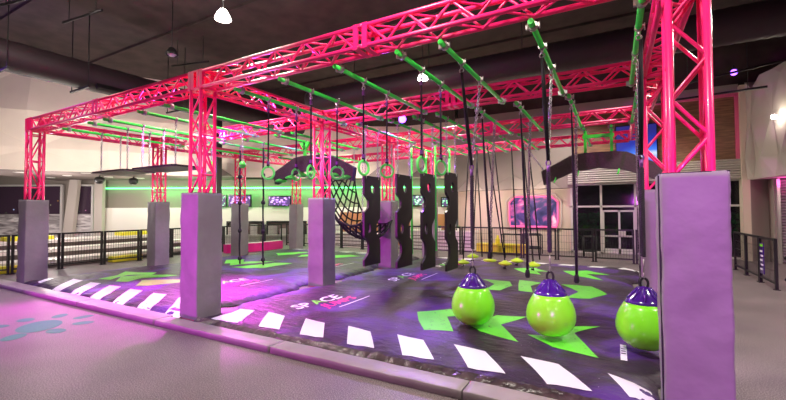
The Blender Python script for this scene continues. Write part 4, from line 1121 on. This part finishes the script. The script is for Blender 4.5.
# yellow couch and black tables by the mural
t = thing('yellow_bench', (-3.6, 13.6, 0), 'yellow padded bench with a small upright block behind the back fence', 'bench')
m = MB()
for k in range(4): m.box2((-4.25+k*.42, 13.45, .05), (-3.85+k*.42, 13.85, .36))
m.build('seat', M['yellow_pad'], t)
m = MB(); m.lathe([(.08, .36), (.08, .5), (.04, .58), (.04, .64), (0, .65)], (-3.55, 13.65, 0), 12); m.build('upright', M['yellow_pad'], t)
for x0, x1, y, l in ((-3.5, -2.2, 14.0, 'black tubular table frame below the galaxy mural, larger'), (-2.9, -2.35, 14.6, 'black tubular table frame below the galaxy mural, smaller and behind'),
                     (-.9, -.55, 13.9, 'black high stool frame outside the glass door')):
    m = MB()
    for x in (x0, x1):
        for yy in (y, y+.35): m.tube([(x, yy, .01), (x, yy, .66)], .02, 6)
    for z in (.2, .66): m.tube([(x0, y, z), (x1, y, z), (x1, y+.35, z), (x0, y+.35, z)], .02, 6, closed=True)
    o = m.build('table_frame', M['black_steel'], origin=((x0+x1)/2, y, 0)); tag(o, l, 'table')
# magenta low wall on mat's far left side
t = thing('foam_barrier', (-11.7, 10.6, 0), 'low magenta padded foam barrier left of the rear left corner post', 'foam barrier')
m = MB(); vs = []
path = [(-12.15, 9.35), (-11.95, 9.55), (-11.75, 10.2), (-11.72, 10.9), (-11.8, 11.7)]
for x, y in path: vs += [(x-.1, y, .01), (x-.1, y, .32), (x+.1, y, .32), (x+.1, y, .01)]
fs = []
for i in range(len(path)-1):
    for q in range(4): fs.append((i*4+q, i*4+(q+1) % 4, (i+1)*4+(q+1) % 4, (i+1)*4+q))
fs += [(0, 1, 2, 3), (16, 17, 18, 19)]
m.add(vs, fs); m.build('foam_core', M['magenta_pad'], t)
m = MB(); m.tube([(x, y, .33) for x, y in path], .02, 6); m.build('top_piping', M['white_print'], t)

# white and yellow tiered benches beyond the left fence
tl = ['nearest the fence, lowest tier', 'middle tier', 'top tier at the back']
for k in range(3):
    x1 = -13.3-k*.85
    t = thing('tiered_bench', (x1-.3, 6, 0), 'long white bench behind the left fence, '+tl[k], 'bench', 'white tiered benches beyond the left fence')
    z = .12+k*.22; 
    m = MB(); m.box2((x1-.75, 2.6, z), (x1, 9.3, z+.10)); m.build('seat_board', M['white_bench'], t)
    m = MB(); m.box2((x1-.70, 2.65, .01), (x1-.05, 9.2, z)); m.build('riser', M['soffit'], t)
    m = MB()
    pass
    for y in ([4.4, 7.4] if k == 2 else []):
        m = MB(); m.box2((x1-.6, y, z+.10), (x1-.15, y+1.1, z+.22)); m.build('yellow_pad', M['yellow_pad'], t)
for k, (ya, l) in enumerate(((3.3, 'behind the front left corner pad'), (6.1, 'left of the left side second pad'), (9.2, 'right of the left side second pad'))):
    m = MB(); m.box2((-13.20, ya, .01), (-12.95, ya+.85, .17)); o = m.build('floor_cushion', M['yellow_pad'], origin=(-13.1, ya+.4, 0)); tag(o, 'low yellow floor cushion behind the left fence, '+l, 'cushion', 'yellow floor cushions')

# teal splat decals on floor
t = thing('floor_splat', (-6.65, 2.26, 0), 'teal paw-like splat print on the floor at the lower left', 'floor print')
for n_, (cx, cy, r_, ex) in enumerate([(-6.62, 2.27, .27, 1.15), (-6.31, 1.92, .125, 1.2), (-6.17, 2.28, .11, 1.25), (-6.29, 2.62, .105, 1.2), (-6.64, 2.77, .10, 1.25), (-7.01, 2.63, .10, 1.25), (-7.16, 2.30, .11, 1.1), (-7.07, 2.0, .10, 1.2)]):
    a = math.atan2(cy-2.27, cx+6.64) if n_ else 2.6
    pts = [(cx+math.cos(a)*r_*ex*math.cos(q_)-math.sin(a)*r_*.85*math.sin(q_), cy+math.sin(a)*r_*ex*math.cos(q_)+math.cos(a)*r_*.85*math.sin(q_), .0025) for q_ in [2*PI*k/24 for k in range(24)]]
    m = MB(); m.add(pts, [tuple(range(24))]); m.build('splat_blob', M['teal_print'], t)

# ------------------------------------------------------------------ ducts, hangers, pendants
t = thing('air_duct', (-12.2, 6, 5.15), 'large dark round air duct across the upper left', 'air duct')
m = MB(); pts = [(-12.2, -6+k*.25, 5.12) for k in range(110)]; m.tube(pts, [.36+(.012 if k % 2 else 0) for k in range(110)], 22); m.build('duct_body', M['dark_duct'], t)
m = MB(); m.box((-11.92, 5.55, 4.86), (.10, .80, .22), Matrix.Rotation(R(-35), 3, 'Y')); m.build('grille_box', M['black_steel'], t)
for y in (3.35, 4.9, 7.5):
    m = MB(); m.box((-12.2, y, 4.72), (1.0, .05, .05)); 
    for s_ in (-1, 1): m.tube([(-12.2+s_*.45, y, 4.70), (-12.2+s_*.45, y, CEIL-.02)], .012, 6)
    m.build('duct_hanger', M['black_steel'], t)
t = thing('air_duct', (-3, 10.6, 5.1), 'dark ribbed air duct crossing the ceiling behind the rig, upper right', 'air duct')
m = MB(); N = 150; m.tube([(-9+k*.1, 10.3, 5.25) for k in range(N)], [.36+(.012 if k % 2 else 0) for k in range(N)], 22); m.build('duct_body', M['dark_duct'], t)
for x in (-7.2, -4.6, -2, .8, 3.2):
    m = MB(); m.tube([(x, 10.3, 5.58), (x, 10.3, CEIL-.02)], .012, 6); m.build('duct_hanger', M['black_steel'], t)
for k, (a, b_, l) in enumerate([((-12.0, 3.2, 6.1), (-9.6, 3.7, 6.1), 'black strut rail under the ceiling, upper left corner'), ((-11.6, 4.3, 6.1), (-10.1, 4.45, 6.1), 'short black strut rail under the ceiling above the duct'),
        ((-11.6, 7.0, 5.9), (-10.3, 7.3, 5.9), 'short black strut rail above the left side beam'), ((1.2, 12.5, 4.7), (4.4, 12.0, 5.0), 'thin dark rail below the ceiling at the far right'), ((1.0, 13.6, 4.6), (3.4, 13.2, 4.6), 'lower thin dark rail before the wood wall at the far right')]):
    t = thing('ceiling_rail', a, l, 'ceiling rail', 'black rails hung under the ceiling')
    m = MB(); m.tube([a, b_], .03, 6); m.build('rail', M['black_steel'], t)
    for f_ in (.15, .85):
        p = Vector(a)*(1-f_)+Vector(b_)*f_; m = MB(); m.tube([p, (p.x, p.y, CEIL-.02)], .010, 5); m.build('hanger_rod', M['black_steel'], t)
def pendant(x, y, z, lit, label, s_=1.0):
    t = thing('pendant_lamp', (x, y, z), label, 'pendant lamp', 'dome pendant lamps')
    prof = [(.03, .20), (.06, .185), (.10, .13), (.135, .06), (.15, 0), (.146, -.004), (.128, .06), (.09, .125), (0, .16)]
    m = MB(); m.lathe([(r*s_, h*s_) for r, h in prof], (x, y, z), 24); m.build('shade', M['shade_lit'] if lit else M['black_steel'], t)
    m = MB(); m.lathe([(0, -.03*s_), (.06*s_, -.02*s_), (.10*s_, .02*s_), (.09*s_, .08*s_), (0, .12*s_)], (x, y, z), 16); m.build('bulb', M['lamp_glow'] if lit else M['frame_white'], t)
    m = MB(); m.tube([(x, y, z+.18*s_), (x, y, CEIL-.02)], .010, 6); m.build('cord', M['black_steel'], t)
M['shade_lit'] = mat('glowing_acrylic_shade', (.9, .85, .8), .4, emit=(1, .93, .84), estr=6)
pendant(-6.43, 4.85, 5.15, True, 'bright glowing pendant lamp at the top left above the middle front post')
pendant(-8.88, 5.35, 5.12, False, 'unlit dark pendant lamp left of the bright one', .95)
pendant(-4.45, 9.55, 5.03, True, 'bright pendant lamp low over the rig centre, between the ring bars', .95)
def spot_fixture(x, y, z, m_, label, aim):
    t = thing('stage_light', (x, y, z), label, 'stage light', 'small coloured stage lights')
    d_ = Vector(aim).normalized(); c = Vector((x, y, z))
    m = MB(); m.tube([c-d_*.16, c], [.055, .085], 14); m.build('lamp_housing', M['black_steel'], t)
    m = MB(); m.tube([c+d_*.001, c+d_*.012], .085, 14); m.build('lens', m_, t)
    m = MB(); m.tube([c-d_*.08, (c.x, c.y, c.z+.22)], .018, 6); m.build('bracket', M['black_steel'], t)
spot_fixture(-8.5, 6.45, 3.40, M['magenta_glow'], 'bright magenta-violet stage light clamped to the second row beam left of the middle post', (8, -6, -1.8))
spot_fixture(-4.25, 8.0, 3.62, M['violet_glow'], 'violet stage light above the centre of the rig', (4, -8, -2))
spot_fixture(3.05, 14.6, 5.45, M['violet_glow'], 'violet stage light at the upper right under the ceiling', (-3, -14, -3.4))

# ------------------------------------------------------------------ lights
def light(kind, name, loc, color, energy, size=.2, aim=None, spot=60, blend=.5, sy=None):
    l = bpy.data.lights.new(name, kind); l.color = color; l.energy = energy
    if kind in ('POINT', 'SPOT'): l.shadow_soft_size = size*S
    if kind == 'SPOT': l.spot_size = R(spot); l.spot_blend = blend
    if kind == 'AREA':
        l.shape = 'RECTANGLE'; l.size = size*S; l.size_y = (sy or size)*S
    o = bpy.data.objects.new(name, l); COL.objects.link(o); o.location = loc
    if aim is not None: o.rotation_euler = (Vector(aim)-Vector(loc)).to_track_quat('-Z', 'Y').to_euler()
    return o
WARM = (1, .90, .80)
# pendant lamps: the lit ones in view and the rest of the hall's grid
for n_, (x, y, e) in enumerate([(-6.43, 4.85, 420), (-4.45, 9.55, 420), (-1.4, 1.8, 420), (-6.0, .2, 55), (3.2, 3.5, 320), (2.2, 8.5, 380), (-11.5, 1.0, 90), (-1.5, -3.5, 55), (-7, -5, 40), (-1.2, 13.6, 240), (-9.5, 12.0, 330), (4.0, -2, 130)]):
    light('SPOT', 'pendant_light', (x, y, 4.95), WARM, e*1.5, .22, (x, y, 0), 150, .5)
light('POINT', 'pendant_spill', (-6.43, 4.85, 5.5), WARM, 80, .2); light('POINT', 'pendant_spill', (-9.5, 2.5, 5.3), WARM, 190, .2); light('POINT', 'pendant_spill', (-2, 2, 5.3), WARM, 25, .2)  # added up-lights for the ceiling; only the first sits at a modelled pendant
# magenta beams
light('SPOT', 'magenta_back', (-8.40, 6.38, 3.38), (1, .05, .95), 3600, .04, (-3.0, 1.6, 0), 100, .35)
light('SPOT', 'magenta_left', (-10.5, -3.5, 4.6), (.55, .09, 1), 1500, .12, (-8.3, 2.4, .1), 50, .8)
light('SPOT', 'magenta_front', (-11.5, -5.0, .8), (1, .01, .95), 3200, .08, (-6.2, 3.1, .06), 40, .5)
light('SPOT', 'violet_front', (1.6, -3.5, 2.2), (.78, .10, 1), 1500, .10, (.75, 3.4, .9), 26, .6)
light('SPOT', 'violet_row', (-3.0, -4.0, 3.0), (.60, .10, 1), 700, .10, (-5.0, 4.6, .9), 34, .6)
light('POINT', 'magenta_lens_spill', (-8.35, 6.3, 3.36), (.6, .08, 1), 30, .05)
light('POINT', 'violet_lens_spill', (-4.2, 7.85, 3.60), (.3, .08, 1), 15, .05)
light('SPOT', 'violet_centre', (-4.25, 7.9, 3.55), (.30, .06, 1), 480, .06, (-3.4, 4.5, 0), 110, .6)
light('SPOT', 'violet_mat', (-7.0, 8.5, 3.5), (.5, .06, 1), 520, .06, (-7.5, 5.0, 0), 100, .6)
light('POINT', 'violet_left_duct', (-12.9, 2.9, 4.55), (.35, .08, 1), 60, .08)
# warm wash on bulkheads
for px, d_ in ((0, 11.6), (60, 12.2), (120, 13.0), (190, 14.2)):
    v = DP(d_, tpx(px, d_), 3.3); a = DP(d_+2.4, tpx(px, d_+2.4), 4.0)
    light('SPOT', 'bulkhead_wash', v, (1, .90, .78), 80, .2, a, 130, .8)
for px in (270, 350, 430): light('SPOT', 'bulkhead_wash', DP(15.2, tpx(px, 15.2), 4.6), (1, .88, .74), 22, .2, DP(17.4, tpx(px, 17.4), 4.4), 140, .8)
# cafe lighting
for px in (130, 190, 250, 310, 370, 430): light('POINT', 'cafe_light', DP(16.7, tpx(px, 16.7), 2.2), (1, .88, .74), 40, .15)
light('AREA', 'led_wash', DP(DW-.12, tpx(280), 2.62), (.05, 1, .15), 150, 12, DP(DW, tpx(280), 1.8), sy=.1).rotation_euler = Matrix(( rx, Vector((0,0,1)).cross(rx)*0+ax, Vector((0,0,1)))).transposed().to_euler()
light('POINT', 'bench_light', (-14.6, 5.5, 2.3), (1, .9, .8), 120, .2); light('POINT', 'bench_light', (-14.8, 9.0, 2.3), (1, .9, .8), 100, .2)
light('POINT', 'window_light', (-18.2, 6.6, 1.9), (1, .9, .85), 160, .1); light('POINT', 'window_light', (-20.5, 4.6, 1.9), (1, .9, .85), 160, .1)  # added fills brightening the frosted window film; no lamps stand there
light('POINT', 'mural_light', (-4.6, 14.6, 2.15), (1, .86, .68), 40, .1); light('POINT', 'mural_light', (-2.6, 14.6, 2.15), (1, .86, .68), 40, .1)
light('POINT', 'wall_light_bulb', (3.52, 13.45, 3.86), (1, .86, .66), 6, .05)
light('POINT', 'lobby_light', (5.2, 12.5, 2.0), (1, .86, .72), 45, .2); light('POINT', 'shutter_pink', (4.05, 14.6, 2.25), (1, .05, .5), 5, .1)
light('POINT', 'street_light', (1.5, 16.4, 2.6), (.6, 1, .6), 30, .1); light('POINT', 'wood_light', (1.9, 14.6, 3.2), (1, .8, .55), 10, .1)  # first: added greenish fill for the leaves behind the glass, no lamp there

w = bpy.data.worlds.new('world'); scene.world = w; w.use_nodes = True
w.node_tree.nodes['Background'].inputs['Color'].default_value = (.9, .8, .85, 1); w.node_tree.nodes['Background'].inputs['Strength'].default_value = .06

# ------------------------------------------------------------------ camera
cam = bpy.data.cameras.new('camera'); co = bpy.data.objects.new('camera', cam); COL.objects.link(co); scene.camera = co
F, PITCH, ROLL, CY = 393.848, .0302, -.0035, 199.0
cam.sensor_width = 36; cam.lens = F*36/786; cam.clip_end = 200
cam.shift_x = 0; cam.shift_y = -(200-CY)/786
fwd = Vector((-math.sin(YAW)*math.cos(PITCH), math.cos(YAW)*math.cos(PITCH), math.sin(PITCH)))
rgt = Vector((math.cos(YAW), math.sin(YAW), 0)); upv = rgt.cross(fwd)
r2 = rgt*math.cos(ROLL)-upv*math.sin(ROLL)*-1; 
r2 = rgt*math.cos(ROLL)+upv*math.sin(ROLL); u2 = upv*math.cos(ROLL)-rgt*math.sin(ROLL)
co.rotation_euler = Matrix((r2, u2, -fwd)).transposed().to_euler(); co.location = (0, 0, 1.5)

# ------------------------------------------------------------------ survey units -> metres
for me in {o.data for o in bpy.data.objects if o.type == 'MESH'}:
    me.transform(Matrix.Scale(S, 4)); me.update()
for o in bpy.data.objects: o.location = o.location*S

vs_ = scene.view_settings; vs_.view_transform = 'Standard'; vs_.look = 'None'; vs_.gamma = 1; vs_.exposure = 0.9; vs_.use_curve_mapping = False
